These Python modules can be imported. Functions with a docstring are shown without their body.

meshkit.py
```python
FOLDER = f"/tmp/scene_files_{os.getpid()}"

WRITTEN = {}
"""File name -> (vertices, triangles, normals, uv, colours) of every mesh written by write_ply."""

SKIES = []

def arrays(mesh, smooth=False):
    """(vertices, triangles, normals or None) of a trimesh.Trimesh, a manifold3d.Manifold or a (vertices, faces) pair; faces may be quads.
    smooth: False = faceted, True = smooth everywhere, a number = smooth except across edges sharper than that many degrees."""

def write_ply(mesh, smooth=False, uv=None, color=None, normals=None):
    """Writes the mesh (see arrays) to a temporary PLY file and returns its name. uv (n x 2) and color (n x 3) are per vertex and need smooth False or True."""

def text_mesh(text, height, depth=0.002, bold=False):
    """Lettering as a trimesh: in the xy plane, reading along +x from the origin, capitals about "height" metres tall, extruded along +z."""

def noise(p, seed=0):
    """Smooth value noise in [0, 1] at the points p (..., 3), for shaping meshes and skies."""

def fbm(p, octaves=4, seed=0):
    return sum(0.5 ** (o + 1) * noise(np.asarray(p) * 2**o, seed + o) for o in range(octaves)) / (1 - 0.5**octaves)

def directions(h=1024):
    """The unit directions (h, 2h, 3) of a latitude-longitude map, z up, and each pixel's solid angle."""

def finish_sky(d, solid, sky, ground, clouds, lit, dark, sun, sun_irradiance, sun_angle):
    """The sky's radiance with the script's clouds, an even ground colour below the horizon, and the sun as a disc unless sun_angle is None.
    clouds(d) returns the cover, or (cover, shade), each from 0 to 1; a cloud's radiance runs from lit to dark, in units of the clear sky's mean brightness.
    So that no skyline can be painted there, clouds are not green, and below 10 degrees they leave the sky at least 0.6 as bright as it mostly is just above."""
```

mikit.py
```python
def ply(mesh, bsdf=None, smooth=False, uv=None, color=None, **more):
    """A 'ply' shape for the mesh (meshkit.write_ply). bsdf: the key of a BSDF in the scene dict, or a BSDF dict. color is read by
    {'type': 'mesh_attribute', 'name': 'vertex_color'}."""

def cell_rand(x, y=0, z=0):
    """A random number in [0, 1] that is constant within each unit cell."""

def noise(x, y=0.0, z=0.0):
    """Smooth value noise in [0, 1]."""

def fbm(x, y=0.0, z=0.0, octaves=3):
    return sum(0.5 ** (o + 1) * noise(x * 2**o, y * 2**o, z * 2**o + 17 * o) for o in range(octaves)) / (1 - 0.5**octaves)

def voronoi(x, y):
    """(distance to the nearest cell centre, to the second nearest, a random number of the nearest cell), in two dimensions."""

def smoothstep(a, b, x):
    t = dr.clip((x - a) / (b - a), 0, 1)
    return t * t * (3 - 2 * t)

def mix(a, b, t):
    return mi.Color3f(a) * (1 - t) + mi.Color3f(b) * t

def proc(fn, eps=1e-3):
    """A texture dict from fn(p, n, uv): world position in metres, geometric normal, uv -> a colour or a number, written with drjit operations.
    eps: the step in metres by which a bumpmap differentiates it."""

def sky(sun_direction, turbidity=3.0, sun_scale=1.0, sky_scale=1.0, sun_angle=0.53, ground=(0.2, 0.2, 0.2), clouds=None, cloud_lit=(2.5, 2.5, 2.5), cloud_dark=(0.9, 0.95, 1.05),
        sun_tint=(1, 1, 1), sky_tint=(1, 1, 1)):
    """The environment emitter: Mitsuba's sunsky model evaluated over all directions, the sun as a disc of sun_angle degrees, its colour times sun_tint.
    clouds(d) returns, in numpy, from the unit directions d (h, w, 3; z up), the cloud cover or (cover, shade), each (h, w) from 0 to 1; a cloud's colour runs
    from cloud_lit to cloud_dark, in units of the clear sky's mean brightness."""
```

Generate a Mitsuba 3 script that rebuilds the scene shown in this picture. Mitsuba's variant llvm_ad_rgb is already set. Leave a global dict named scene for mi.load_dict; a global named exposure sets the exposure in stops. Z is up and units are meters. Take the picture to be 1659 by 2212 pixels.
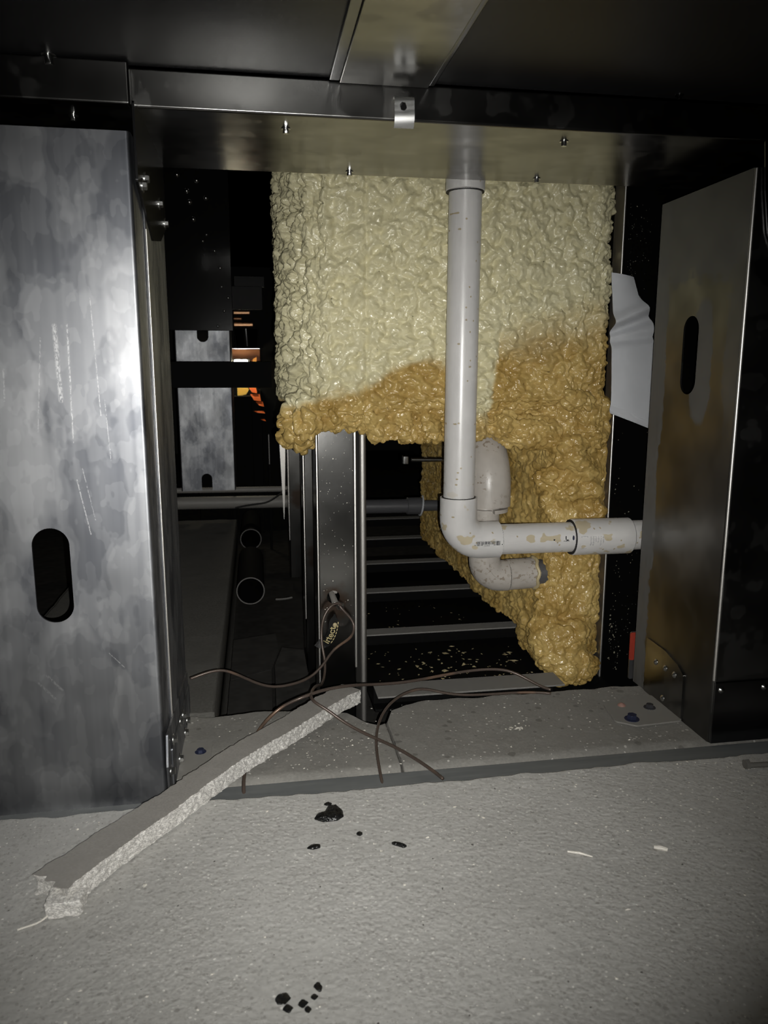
import math, random
import numpy as np, trimesh, mitsuba as mi, drjit as dr
import manifold3d as m3
from scipy.spatial import cKDTree
from shapely.geometry import Polygon, Point, box as sbox
import meshkit, mikit
from mikit import proc, noise, fbm, voronoi, smoothstep, mix

T = mi.ScalarTransform4f
rng = np.random.default_rng(7)
random.seed(7)
scene, labels = {"type": "scene"}, {}

# ---------------------------------------------------------------- camera, torch, exposure
EYE = np.array([0.0, 0.0, 0.60])
PITCH, YAW = math.radians(-10.5), math.radians(9.4)
AIM = np.array([math.sin(YAW) * math.cos(PITCH), math.cos(YAW) * math.cos(PITCH), math.sin(PITCH)])
scene["camera"] = {"type": "thinlens", "fov": 53.06, "fov_axis": "x", "aperture_radius": 0.0014, "focus_distance": 1.4, "near_clip": 0.02, "far_clip": 50.0,
                   "to_world": T().look_at(origin=EYE.tolist(), target=(EYE + AIM).tolist(), up=[0, 0, 1])}
# the phone torch held just beside the lens: a bright core and a wide weak skirt
BEAM = np.array([math.sin(math.radians(5)) * math.cos(math.radians(12.5)), math.cos(math.radians(5)) * math.cos(math.radians(12.5)), -math.sin(math.radians(12.5))])
LAMP = [0.012, -0.005, 0.588]
for key, (power, beam, cut) in {"torch": (11.5, 17.0, 39.5), "torch_skirt": (0.45, 30.0, 58.0)}.items():
    scene[key] = {"type": "spot", "intensity": {"type": "rgb", "value": [power, power * 0.99, power * 0.945]}, "beam_width": beam, "cutoff_angle": cut,
                  "to_world": T().look_at(origin=LAMP, target=(np.array(LAMP) + BEAM).tolist(), up=[0, 0, 1])}
exposure = -1.20

# ---------------------------------------------------------------- helpers
def numbered(key):
    if key not in scene and key not in labels:
        return key
    n = 1
    while f"{key}_{n:03d}" in scene or f"{key}_{n:03d}" in labels:
        n += 1
    return f"{key}_{n:03d}"

def thing(name, label, cat, group=None):
    key = numbered(name)
    labels[key] = {"label": label, "category": cat}
    if group:
        labels[key]["group"] = group
    return key

def obj(name, mesh, m, parent=None, smooth=35, label=None, kind=None, **kw):
    key = numbered(f"{parent}__{name}" if parent else name)
    scene[key] = mikit.ply(mesh, m, smooth=smooth, **kw)
    d = {}
    if label: d["label"] = label
    if kind: d["kind"] = kind
    if d: labels[key] = {**labels.get(key, {}), **d}
    return key

def one(name, mesh, m, label, cat, group=None, smooth=35, kind=None):
    key = numbered(name)
    labels[key] = {"label": label, "category": cat}
    if group: labels[key]["group"] = group
    if kind: labels[key]["kind"] = kind
    scene[key] = mikit.ply(mesh, m, smooth=smooth)
    return key

def struct(name, mesh, m, label, cat, smooth=35):
    scene[name] = mikit.ply(mesh, m, smooth=smooth)
    labels[name] = {"label": label, "category": cat, "kind": "structure"}

def dup(name, src, matrix, parent, label=None):
    key = numbered(f"{parent}__{name}")
    scene[key] = {**scene[src], "to_world": matrix}
    if label: labels[key] = {"label": label}
    return key

def tm(man):
    m = man.to_mesh()
    return trimesh.Trimesh(np.array(m.vert_properties[:, :3]), np.array(m.tri_verts), process=False)

def man(mesh):
    return m3.Manifold(m3.Mesh(np.asarray(mesh.vertices, np.float32), np.asarray(mesh.faces, np.uint32)))

def rbox(lo, hi, r=0.002):
    """A box with rounded edges, as a manifold."""
    lo, hi = np.array(lo, float), np.array(hi, float)
    pts = []
    for s in (0.0, 0.4, 1.0):
        q = r * (1 - math.sin(math.acos(1 - s)) if s < 1 else 0.0)
        # three nested boxes of a rounded corner
    c = 0.293 * r
    for ax in range(3):
        ins = np.full(3, r); ins[ax] = 0
        pts += [[(lo + ins)[0] if i else (hi - ins)[0], (lo + ins)[1] if j else (hi - ins)[1], (lo + ins)[2] if k else (hi - ins)[2]] for i in (0, 1) for j in (0, 1) for k in (0, 1)]
        ins = np.full(3, c); ins[ax] = r
        pts += [[(lo + ins)[0] if i else (hi - ins)[0], (lo + ins)[1] if j else (hi - ins)[1], (lo + ins)[2] if k else (hi - ins)[2]] for i in (0, 1) for j in (0, 1) for k in (0, 1)]
    return m3.Manifold.hull_points(np.array(pts))

def rb(lo, hi, r=0.002):
    return tm(rbox(lo, hi, r))

def cat(*ms):
    return trimesh.util.concatenate([tm(m) if isinstance(m, m3.Manifold) else m for m in ms])

def extrude(poly, h):
    return trimesh.creation.extrude_polygon(poly, h, engine="earcut")

def plate(pts, axis, at, thick, holes=(), r=0.004):
    """A flat sheet: polygon in the two other axes (in xyz order), standing on 'axis' = at, thickness towards +axis."""
    p = (pts if isinstance(pts, Polygon) else Polygon(pts)).buffer(-r).buffer(r, quad_segs=6)
    for h in holes: p = p.difference(h)
    m = extrude(p, thick)
    v = np.array(m.vertices)
    out = np.zeros_like(v)
    o = [a for a in range(3) if a != axis]
    out[:, o[0]], out[:, o[1]], out[:, axis] = v[:, 0], v[:, 1], v[:, 2] + at
    m = trimesh.Trimesh(out, m.faces, process=False)
    if m.volume < 0: m.invert()
    return m

def slot(cx, cy, w, h):
    r = w / 2
    return sbox(cx - 1e-4, cy - h / 2 + r, cx + 1e-4, cy + h / 2 - r).buffer(r, quad_segs=12)

def tube(points, r, sides=10, smooth_n=0, caps=True):
    p = np.asarray(points, float)
    if smooth_n:
        from scipy.interpolate import CubicSpline
        s = np.r_[0, np.cumsum(np.linalg.norm(np.diff(p, axis=0), axis=1))]
        p = CubicSpline(s, p)(np.linspace(0, s[-1], smooth_n))
    t = np.gradient(p, axis=0); t /= np.linalg.norm(t, axis=1, keepdims=True) + 1e-12
    a = np.cross(t[0], [0, 0, 1.0] if abs(t[0][2]) < 0.9 else [1.0, 0, 0]); a /= np.linalg.norm(a)
    A = []
    for k in range(len(p)):
        a = a - t[k] * (a @ t[k]); a /= np.linalg.norm(a); A.append(a)
    A = np.array(A); B = np.cross(t, A)
    ang = np.arange(sides) * 2 * np.pi / sides
    rr = np.broadcast_to(r, (len(p),))
    v = (p[:, None] + rr[:, None, None] * (np.cos(ang)[None, :, None] * A[:, None] + np.sin(ang)[None, :, None] * B[:, None])).reshape(-1, 3)
    n = len(p); i, j = np.meshgrid(np.arange(n - 1), np.arange(sides), indexing="ij")
    q = np.stack([i * sides + j, i * sides + (j + 1) % sides, (i + 1) * sides + (j + 1) % sides, (i + 1) * sides + j], -1).reshape(-1, 4)
    f = [q[:, [0, 1, 2]], q[:, [0, 2, 3]]]
    if caps:
        v = np.vstack([v, p[0], p[-1]])
        k = np.arange(sides)
        f += [np.c_[np.full(sides, n * sides), (k + 1) % sides, k], np.c_[np.full(sides, n * sides + 1), (n - 1) * sides + k, (n - 1) * sides + (k + 1) % sides]]
    m = trimesh.Trimesh(v, np.vstack(f), process=False)
    if m.volume < 0: m.invert()
    return m

def lathe(profile, origin, axis, sections=48):
    """Revolve (radius, height) pairs about an axis through origin."""
    m = trimesh.creation.revolve(np.array(profile, float), sections=sections)
    m.apply_transform(trimesh.geometry.align_vectors([0, 0, 1], axis))
    m.apply_translation(origin)
    if m.volume < 0: m.invert()
    return m

def pipe_piece(a, b, r, wall=0.004, bev=0.0012, sections=48, hollow=True):
    """A straight pipe from a to b with eased ends, open bored."""
    a, b = np.array(a, float), np.array(b, float); L = np.linalg.norm(b - a); ri = r - wall
    prof = [(ri, 0.0), (r - bev, 0.0), (r, bev), (r, L - bev), (r - bev, L), (ri, L), (ri, 0.0)] if hollow else [(0, 0), (r - bev, 0), (r, bev), (r, L - bev), (r - bev, L), (0, L)]
    return lathe(prof, a, (b - a) / L, sections)

def bolt_mesh(r=0.006, h=0.005, washer=True):
    """A hex head on a washer, along +z from the origin."""
    hexa = extrude(Polygon([(r * math.cos(k * math.pi / 3), r * math.sin(k * math.pi / 3)) for k in range(6)]), h)
    hexa = tm(man(hexa) ^ m3.Manifold.sphere(r * 1.22, 24).translate([0, 0, 0.0]).scale([1, 1, max(0.9 * h / (0.7 * r), 1.0)]))
    parts = [hexa]
    if washer: parts.append(lathe([(0, 0), (r * 1.55, 0), (r * 1.55, 0.0012), (0, 0.0014)], [0, 0, 0], [0, 0, 1], 20))
    return cat(*parts)

def rivet_mesh(r=0.005):
    return lathe([(0, -0.001), (r * 1.1, -0.001), (r * 1.1, 0.0006), (r * 0.8, r * 0.45), (r * 0.4, r * 0.7), (0, r * 0.75)], [0, 0, 0], [0, 0, 1], 16)

def stand(mesh, at, axis):
    m = mesh.copy(); m.apply_transform(trimesh.geometry.align_vectors([0, 0, 1], axis)); m.apply_translation(at); return m

def place(at, axis, s=1.0):
    m = trimesh.geometry.align_vectors([0, 0, 1], axis) @ np.diag([s, s, s, 1.0]); m[:3, 3] = at
    return T(m.tolist())

def crumbs(points, sizes, flat=0.6, stretch=1.6):
    """Small angular chips, one mesh."""
    base = np.array([[1, 0, 0], [-1, 0, 0], [0, 1, 0], [0, -1, 0], [0, 0, 1], [0, 0, -1]], float)
    face = np.array([[0, 2, 4], [2, 1, 4], [1, 3, 4], [3, 0, 4], [2, 0, 5], [1, 2, 5], [3, 1, 5], [0, 3, 5]])
    V, F = [], []
    for k, (p, s) in enumerate(zip(points, sizes)):
        v = base * (1 + 0.35 * rng.standard_normal((6, 1))) * [stretch ** rng.uniform(-0.3, 1), 1, flat] * s
        a = rng.uniform(0, 6.28); c, d = math.cos(a), math.sin(a)
        V.append(v @ np.array([[c, d, 0], [-d, c, 0], [0, 0, 1]]) + p); F.append(face + 6 * k)
    return trimesh.Trimesh(np.vstack(V), np.vstack(F), process=False)

def grid_solid(xs, ys_of, top, zb):
    """A slab whose top is a fine height field over xs and, at each x, the row ys_of(x); with skirts and a bottom."""
    Y = np.array([ys_of(x) for x in xs]); X = np.repeat(xs[:, None], Y.shape[1], 1)
    Z = top(X, Y)
    n, m = X.shape
    v = np.stack([X, Y, Z], -1).reshape(-1, 3); idx = np.arange(n * m).reshape(n, m)
    q = np.stack([idx[:-1, :-1], idx[1:, :-1], idx[1:, 1:], idx[:-1, 1:]], -1).reshape(-1, 4)
    rim = np.r_[idx[:, 0], idx[-1, 1:], idx[-2::-1, -1], idx[0, -2:0:-1]]
    b = v[rim].copy(); b[:, 2] = zb
    k = np.arange(len(rim)); k2 = (k + 1) % len(rim); o = len(v)
    skirt = np.stack([rim[k2], rim[k], o + k, o + k2], -1)
    c = len(v) + len(b)
    v = np.vstack([v, b, [[xs.mean(), Y.mean(), zb]]])
    bot = np.c_[np.full(len(k), c), o + k2, o + k]
    f = np.vstack([q[:, [0, 1, 2]], q[:, [0, 2, 3]], skirt[:, [0, 1, 2]], skirt[:, [0, 2, 3]], bot])
    return trimesh.Trimesh(v, f, process=False)

# ---------------------------------------------------------------- materials
def rgb(*c): return {"type": "rgb", "value": list(c)}
def principled(color, rough=0.5, metal=0.0, spec=0.5, bump=None, **kw):
    d = {"type": "principled", "base_color": color if isinstance(color, dict) else rgb(*color), "roughness": rough, "metallic": metal, "specular": spec, **kw}
    if bump: d = {"type": "bumpmap", "arbitrary": bump[0], "scale": bump[1], "bsdf": d}
    return {"type": "twosided", "bsdf": d}

def blotchy(p, n, uv):           # zinc sheet: smudged patches with soft outlines, wiped streaks along its length
    a = fbm(p.x * 12 + 3, p.z * 6, p.y * 12, 4)
    b = fbm(p.x * 130, p.z * 4, p.y * 130, 2)
    c = fbm(p.x * 26 + 9, p.z * 15, p.y * 26, 4)
    e = fbm(p.x * 70 + 4, p.z * 45, p.y * 70, 3)
    t = 0.16 * smoothstep(0.46, 0.53, a) + 0.36 * a + 0.15 * smoothstep(0.50, 0.555, c) + 0.20 * b + 0.09 * smoothstep(0.55, 0.60, e) - 0.14 * smoothstep(0.45, 0.39, c)
    return mix((0.125, 0.131, 0.148), (0.50, 0.506, 0.52), dr.clip(t, 0, 1))
def blotchy_rough(p, n, uv):
    return 0.38 + 0.18 * fbm(p.x * 20 + 7, p.z * 16, p.y * 20, 3)
# scuffs rubbed into the near column's face: (x0, z0, x1, z1, half width, strength)
SCUFFS = [(-.2363, .657, -.2385, .530, .0012, .9), (-.2385, .530, -.2390, .505, .0009, .7), (-.2520, .655, -.2505, .560, .0035, .8), (-.2060, .690, -.2020, .540, .0008, .6),
          (-.2700, .640, -.2820, .520, .0010, .5), (-.1960, .560, -.1930, .480, .0007, .5), (-.2380, .455, -.2250, .380, .0010, .7), (-.2300, .470, -.2180, .400, .0008, .5),
          (-.2120, .210, -.1930, .188, .0008, .9), (-.2960, .182, -.2780, .160, .0022, .5), (-.3080, .172, -.2880, .148, .0020, .45), (-.3180, .600, -.3200, .560, .0014, .6)]
def near_face(p, n, uv):
    base = blotchy(p, n, uv)
    s = mi.Float(0)
    for x0, z0, x1, z1, w, k in SCUFFS:
        dx, dz = x1 - x0, z1 - z0
        t = dr.clip(((p.x - x0) * dx + (p.z - z0) * dz) / (dx * dx + dz * dz), 0, 1)
        d = dr.sqrt(dr.square(p.x - x0 - t * dx) + dr.square(p.z - z0 - t * dz))
        s = dr.maximum(s, k * smoothstep(1.2, 0.2, d / w) * smoothstep(0.30, 0.62, fbm(p.x * 900, p.z * 420, 3.0, 3)))
    return mix(base, (0.80, 0.80, 0.80), s * 0.6)
def stain(p, n, uv):             # brushed stainless: faint smears
    a = fbm(p.x * 9, p.y * 16, p.z * 10, 3)
    return mix((0.17, 0.168, 0.162), (0.29, 0.286, 0.278), smoothstep(0.3, 0.7, a))
def film(p):                     # dull brushed-on film on the right column's face; wiped clean in the middle
    w = 0.030 * (fbm(p.z * 12, p.y * 26, 1.0, 4) - 0.5) + 0.006 * (noise(p.z * 150, p.y * 40) - 0.5)
    rear = smoothstep(0.0, 0.005, p.y + w - 1.322)
    front = smoothstep(0.0, 0.005, 1.142 - p.y + 1.3 * w)
    top = smoothstep(0.0, 0.02, p.z + 3 * w - 0.745)
    slot_side = smoothstep(1.15, 1.0, dr.sqrt(dr.square((p.y - 1.205 + w) / 0.030) + dr.square((p.z - 0.612) / 0.095)))
    rear = rear * (0.65 + 0.35 * fbm(p.y * 300, p.z * 14, 2.0, 2))
    m = dr.maximum(dr.maximum(rear, 0.45 * front * smoothstep(0.40, 0.62, p.z + 4 * w)), dr.maximum(0.7 * top, 0.8 * slot_side))
    return m * dr.select((p.x > 0.73) & (p.x < 0.7385), 1.0, 0.0)
def face_col(p, n, uv):
    return mix(stain(p, n, uv) * 0.66, (0.135, 0.137, 0.138), film(p))
def face_rough(p, n, uv):
    return 0.10 + stain_rough(p, n, uv) + 0.32 * film(p)
def face_metal(p, n, uv):
    return 1.0 - 0.75 * film(p)
def stain_rough(p, n, uv):
    a = fbm(p.x * 22 + 4, p.y * 40, p.z * 14, 3); b = smoothstep(0.56, 0.62, fbm(p.x * 30, p.y * 30, p.z * 24 + 8, 3))
    return 0.17 + 0.10 * a + 0.07 * b
def spots(base, x, y, scale, rare, radius, col, k):   # irregular flecks in the stone
    d, d2, c = voronoi(x * scale, y * scale)
    r = radius * (0.35 + 1.3 * dr.clip((c - rare) / (1 - rare), 0, 1)) * (0.6 + 0.8 * noise(x * scale * 3, y * scale * 3))
    return mix(base, col, dr.select(c > rare, 1.0, 0.0) * smoothstep(1.15, 0.75, d / r) * k)
def stone(p, n, uv):
    a = fbm(p.x * 9, p.y * 9, p.z * 9, 4); b = noise(p.x * 420, p.y * 420, p.z * 420); c = noise(p.x * 150 + 5, p.y * 150, 1.0)
    base = mix((0.325, 0.318, 0.30), (0.485, 0.476, 0.454), 0.5 * a + 0.3 * b + 0.15 * c)
    base = spots(base, p.x, p.y, 95.0, 0.78, 0.15, (0.22, 0.21, 0.195), 0.5)
    base = spots(base, p.x + 3, p.y, 210.0, 0.66, 0.24, (0.26, 0.248, 0.23), 0.5)
    return spots(base, p.x, p.y + 5, 150.0, 0.88, 0.14, (0.75, 0.73, 0.69), 0.6)
def stone_bump(p, n, uv):
    return fbm(p.x * 220, p.y * 220, p.z * 220, 3)
def curb_col(p, n, uv):
    a = fbm(p.x * 11 + 2, p.y * 11, p.z * 11, 4); b = noise(p.x * 380, p.y * 380, p.z * 380)
    base = mix((0.155, 0.15, 0.138), (0.245, 0.236, 0.217), 0.6 * a + 0.4 * b)
    base = spots(base, p.x, p.y, 45.0, 0.86, 0.17, (0.10, 0.095, 0.085), 0.6)
    return spots(base, p.x + 7, p.y, 110.0, 0.88, 0.16, (0.5, 0.48, 0.45), 0.7)
def grime(p, n, uv):
    return mix((0.085, 0.092, 0.095), (0.17, 0.175, 0.172), fbm(p.x * 8, p.y * 60, p.z * 20, 4))
def old_curb(p, n, uv):
    return mix((0.07, 0.068, 0.062), (0.135, 0.13, 0.119), 0.6 * fbm(p.x * 14, p.y * 9, p.z * 14, 4) + 0.4 * noise(p.x * 300, p.y * 300, p.z * 300))
def ramp(x, knots):
    y = mi.Float(knots[0][1])
    for (x0, y0), (x1, y1) in zip(knots, knots[1:]):
        y = y + (y1 - y0) * dr.clip((x - x0) / (x1 - x0), 0, 1)
    return y
AMBER = [(0.04, .515), (0.10, .545), (0.20, .560), (0.23, .585), (0.27, .605), (0.36, .625), (0.395, .60), (0.41, .50), (0.465, .50), (0.485, .655), (0.56, .665), (0.64, .690), (0.72, .700)]
def foam_col(p, n, uv):          # two pours of foam: the older cream one above, the later amber one below and on the leg
    edge = ramp(p.x, AMBER) + 0.05 * (fbm(p.x * 22, p.y * 22, p.z * 22, 3) - 0.5)
    w = 0.014 + 0.05 * smoothstep(0.35, 0.60, p.x)
    t = smoothstep(-1.0, 1.0, (edge - p.z) / w)
    t = dr.maximum(t, smoothstep(1.56, 1.66, p.y) * smoothstep(0.4, 0.5, p.x) * 1.0)
    v = fbm(p.x * 60, p.y * 60, p.z * 60, 3)
    cream = mix((0.53, 0.485, 0.295), (0.66, 0.615, 0.41), v)
    amber = mix((0.33, 0.210, 0.058), (0.50, 0.360, 0.130), smoothstep(0.25, 0.75, 0.5 * v + 0.5 * fbm(p.x * 14, p.y * 14, p.z * 14, 2)))
    return mix(cream, amber, t)
def foam_bump(p, n, uv):
    return fbm(p.x * 260, p.y * 260, p.z * 260, 2)
def pvc(p, n, uv):               # grey-white plastic with overspray specks and glue film
    a = fbm(p.x * 25, p.y * 25, p.z * 25, 3)
    d, d2, c = voronoi(p.x * 95 + p.y * 60, p.z * 95)
    base = mix((0.50, 0.488, 0.478), (0.58, 0.567, 0.554), a)
    base = mix(base, (0.33, 0.27, 0.17), smoothstep(0.20, 0.12, d) * dr.select(c > 0.90, 1.0, 0.0) * 0.9)
    g = smoothstep(0.62, 0.66, fbm(p.x * 38 + 11, p.y * 38, p.z * 44, 3)) * smoothstep(0.40, 0.30, p.z)
    return mix(base, (0.44, 0.375, 0.25), g * 0.9)
def old_pvc(p, n, uv):
    a = fbm(p.x * 30 + 5, p.y * 30, p.z * 30, 3); s = smoothstep(0.56, 0.70, fbm(p.x * 170, p.y * 170, p.z * 170 + 3, 3)) * smoothstep(0.40, 0.65, fbm(p.x * 24 + 1, p.y * 24, p.z * 24, 2))
    return mix(mix((0.35, 0.322, 0.292), (0.44, 0.41, 0.375), a), (0.20, 0.16, 0.12), s * 0.8)
def grain(p, n, uv):
    b = 0.65 * noise(p.x * 820, p.y * 820, p.z * 820) + 0.35 * noise(p.x * 330, p.y * 330, p.z * 330)
    return mix((0.36, 0.348, 0.328), (0.72, 0.70, 0.665), smoothstep(0.25, 0.8, b))
def skin(p, n, uv):
    return mix((0.21, 0.20, 0.185), (0.29, 0.275, 0.255), 0.5 * fbm(p.x * 25, p.y * 25, p.z * 25, 3) + 0.5 * noise(p.x * 500, p.y * 500, p.z * 500))
def wire_col(p, n, uv):          # browned copper, bare in places
    s = smoothstep(0.60, 0.72, fbm(p.x * 18 + 3, p.y * 18, p.z * 18, 2))
    return mix((0.095, 0.072, 0.060), (0.60, 0.34, 0.20), s * 0.16)
def paver_col(p, n, uv):
    return mix((0.018, 0.0175, 0.0165), (0.048, 0.046, 0.043), fbm(p.x * 40, p.y * 40, p.z * 40, 3))
def rust_post(p, n, uv):         # stainless post with a weld burn round the cable hole
    d = dr.sqrt(dr.square((p.x - 0.152) / 0.045) + dr.square((p.z - 0.118) / 0.055)) + 0.7 * (fbm(p.x * 60, p.y * 60, p.z * 60, 3) - 0.5)
    return mix(stain(p, n, uv), (0.14, 0.085, 0.055), smoothstep(1.0, 0.35, d) * 0.75)

B = {
    "zinc": principled(proc(blotchy), proc(blotchy_rough), 1.0),
    "zinc_near": principled(proc(near_face), proc(blotchy_rough), 1.0),
    "stainless": principled(proc(stain), proc(stain_rough), 1.0),
    "column_steel": {"type": "twosided", "bsdf": {"type": "principled", "base_color": proc(face_col), "roughness": proc(face_rough), "metallic": proc(face_metal), "specular": 0.4}},
    "post_steel": principled(proc(rust_post), 0.19, 1.0),
    "dark_steel": principled((0.13, 0.13, 0.135), 0.22, 1.0),
    "ceiling_steel": principled((0.016, 0.016, 0.017), 0.40, 0.0, 0.25),
    "bright_steel": principled((0.78, 0.78, 0.77), 0.20, 1.0),
    "clip_steel": principled((0.92, 0.92, 0.91), 0.40, 1.0),
    "dull_edge": principled((0.42, 0.405, 0.385), 0.5, 1.0),
    "edge_steel": principled((0.74, 0.715, 0.68), 0.42, 1.0),
    "bolt_steel": principled((0.66, 0.66, 0.64), 0.24, 1.0),
    "black_paint": principled((0.006, 0.006, 0.006), 0.8, 0.0, 0.1),
    "dark_wall": principled((0.05, 0.049, 0.047), 0.8, 0.0, 0.2),
    "soil": principled(proc(paver_col), 0.9, 0.0, 0.1),
    "black_gloss": principled((0.003, 0.003, 0.003), 0.12, 0.0, 0.2),
    "abs": principled((0.006, 0.006, 0.006), 0.8, 0.0, 0.1),
    "liner": principled((0.003, 0.003, 0.003), 0.7, 0.0, 0.1),
    "old_concrete": principled(proc(old_curb), 0.85, 0.0, 0.2),
    "stone": principled(proc(stone), 0.75, 0.0, 0.35, bump=(proc(stone_bump, 4e-4), 0.0016)),
    "curb": principled(proc(curb_col), 0.78, 0.0, 0.35, bump=(proc(stone_bump, 4e-4), 0.0012)),
    "foam": principled(proc(foam_col), 0.27, 0.0, 0.6, bump=(proc(foam_bump, 4e-4), 0.0015)),
    "pvc": principled(proc(pvc), 0.30, 0.0, 0.5),
    "old_pvc": principled(proc(old_pvc), 0.34, 0.0, 0.5),
    "far_grey": principled((0.30, 0.288, 0.27), 0.5),
    "grey_pvc": principled((0.075, 0.075, 0.08), 0.35, 0.0, 0.5),
    "rubber": principled((0.012, 0.012, 0.013), 0.55, 0.0, 0.4),
    "plastic": principled((0.47, 0.48, 0.505), 0.5, 0.0, 0.4),
    "grain": principled(proc(grain), 0.55, 0.0, 0.5),
    "skin": principled(proc(skin), 0.8, 0.0, 0.3),
    "wire": principled(proc(wire_col), 0.35, 0.35, 0.5),
    "copper": principled((0.75, 0.42, 0.24), 0.28, 1.0),
    "paver": principled(proc(paver_col), 0.85, 0.0, 0.3),
    "joist": principled((0.175, 0.17, 0.16), 0.65, 0.0, 0.4),
    "tar": principled((0.006, 0.006, 0.006), 0.35, 0.0, 0.5, bump=(proc(stone_bump, 4e-4), 0.003)),
    "chip": principled((0.66, 0.63, 0.57), 0.6),
    "foam_chip": principled((0.42, 0.35, 0.20), 0.5),
    "dust": principled((0.25, 0.23, 0.17), 0.6),
    "pink": principled((0.26, 0.15, 0.125), 0.6),
    "red": principled((0.30, 0.035, 0.02), 0.5),
    "orange": principled((0.75, 0.14, 0.02), 0.6),
    "yellow": principled((0.85, 0.52, 0.08), 0.5),
    "rust": principled((0.30, 0.10, 0.03), 0.6),
    "dark_grit": principled((0.07, 0.065, 0.06), 0.7),
    "dull_bolt": principled((0.12, 0.115, 0.105), 0.6, 0.0, 0.5),
    "lug": principled((0.26, 0.245, 0.225), 0.5, 0.3),
    "bar_copper": principled((0.72, 0.40, 0.22), 0.42, 1.0),
    "dusty": principled((0.20, 0.193, 0.178), 0.6, 0.0, 0.4),
    "dim": principled((0.012, 0.012, 0.012), 0.6, 0.0, 0.2),
    "ink": principled((0.03, 0.03, 0.035), 0.5),
    "grey_ink": principled((0.33, 0.33, 0.34), 0.5),
    "blue_ink": principled((0.016, 0.020, 0.045), 0.4),
    "tan_paint": principled((0.50, 0.42, 0.22), 0.55),
    "tag_black": principled((0.012, 0.012, 0.012), 0.35),
    "trough": principled(proc(grime), 0.6, 0.0, 0.4),
}
for k, v in B.items():
    scene["m_" + k] = v
M = {k: "m_" + k for k in B}

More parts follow.
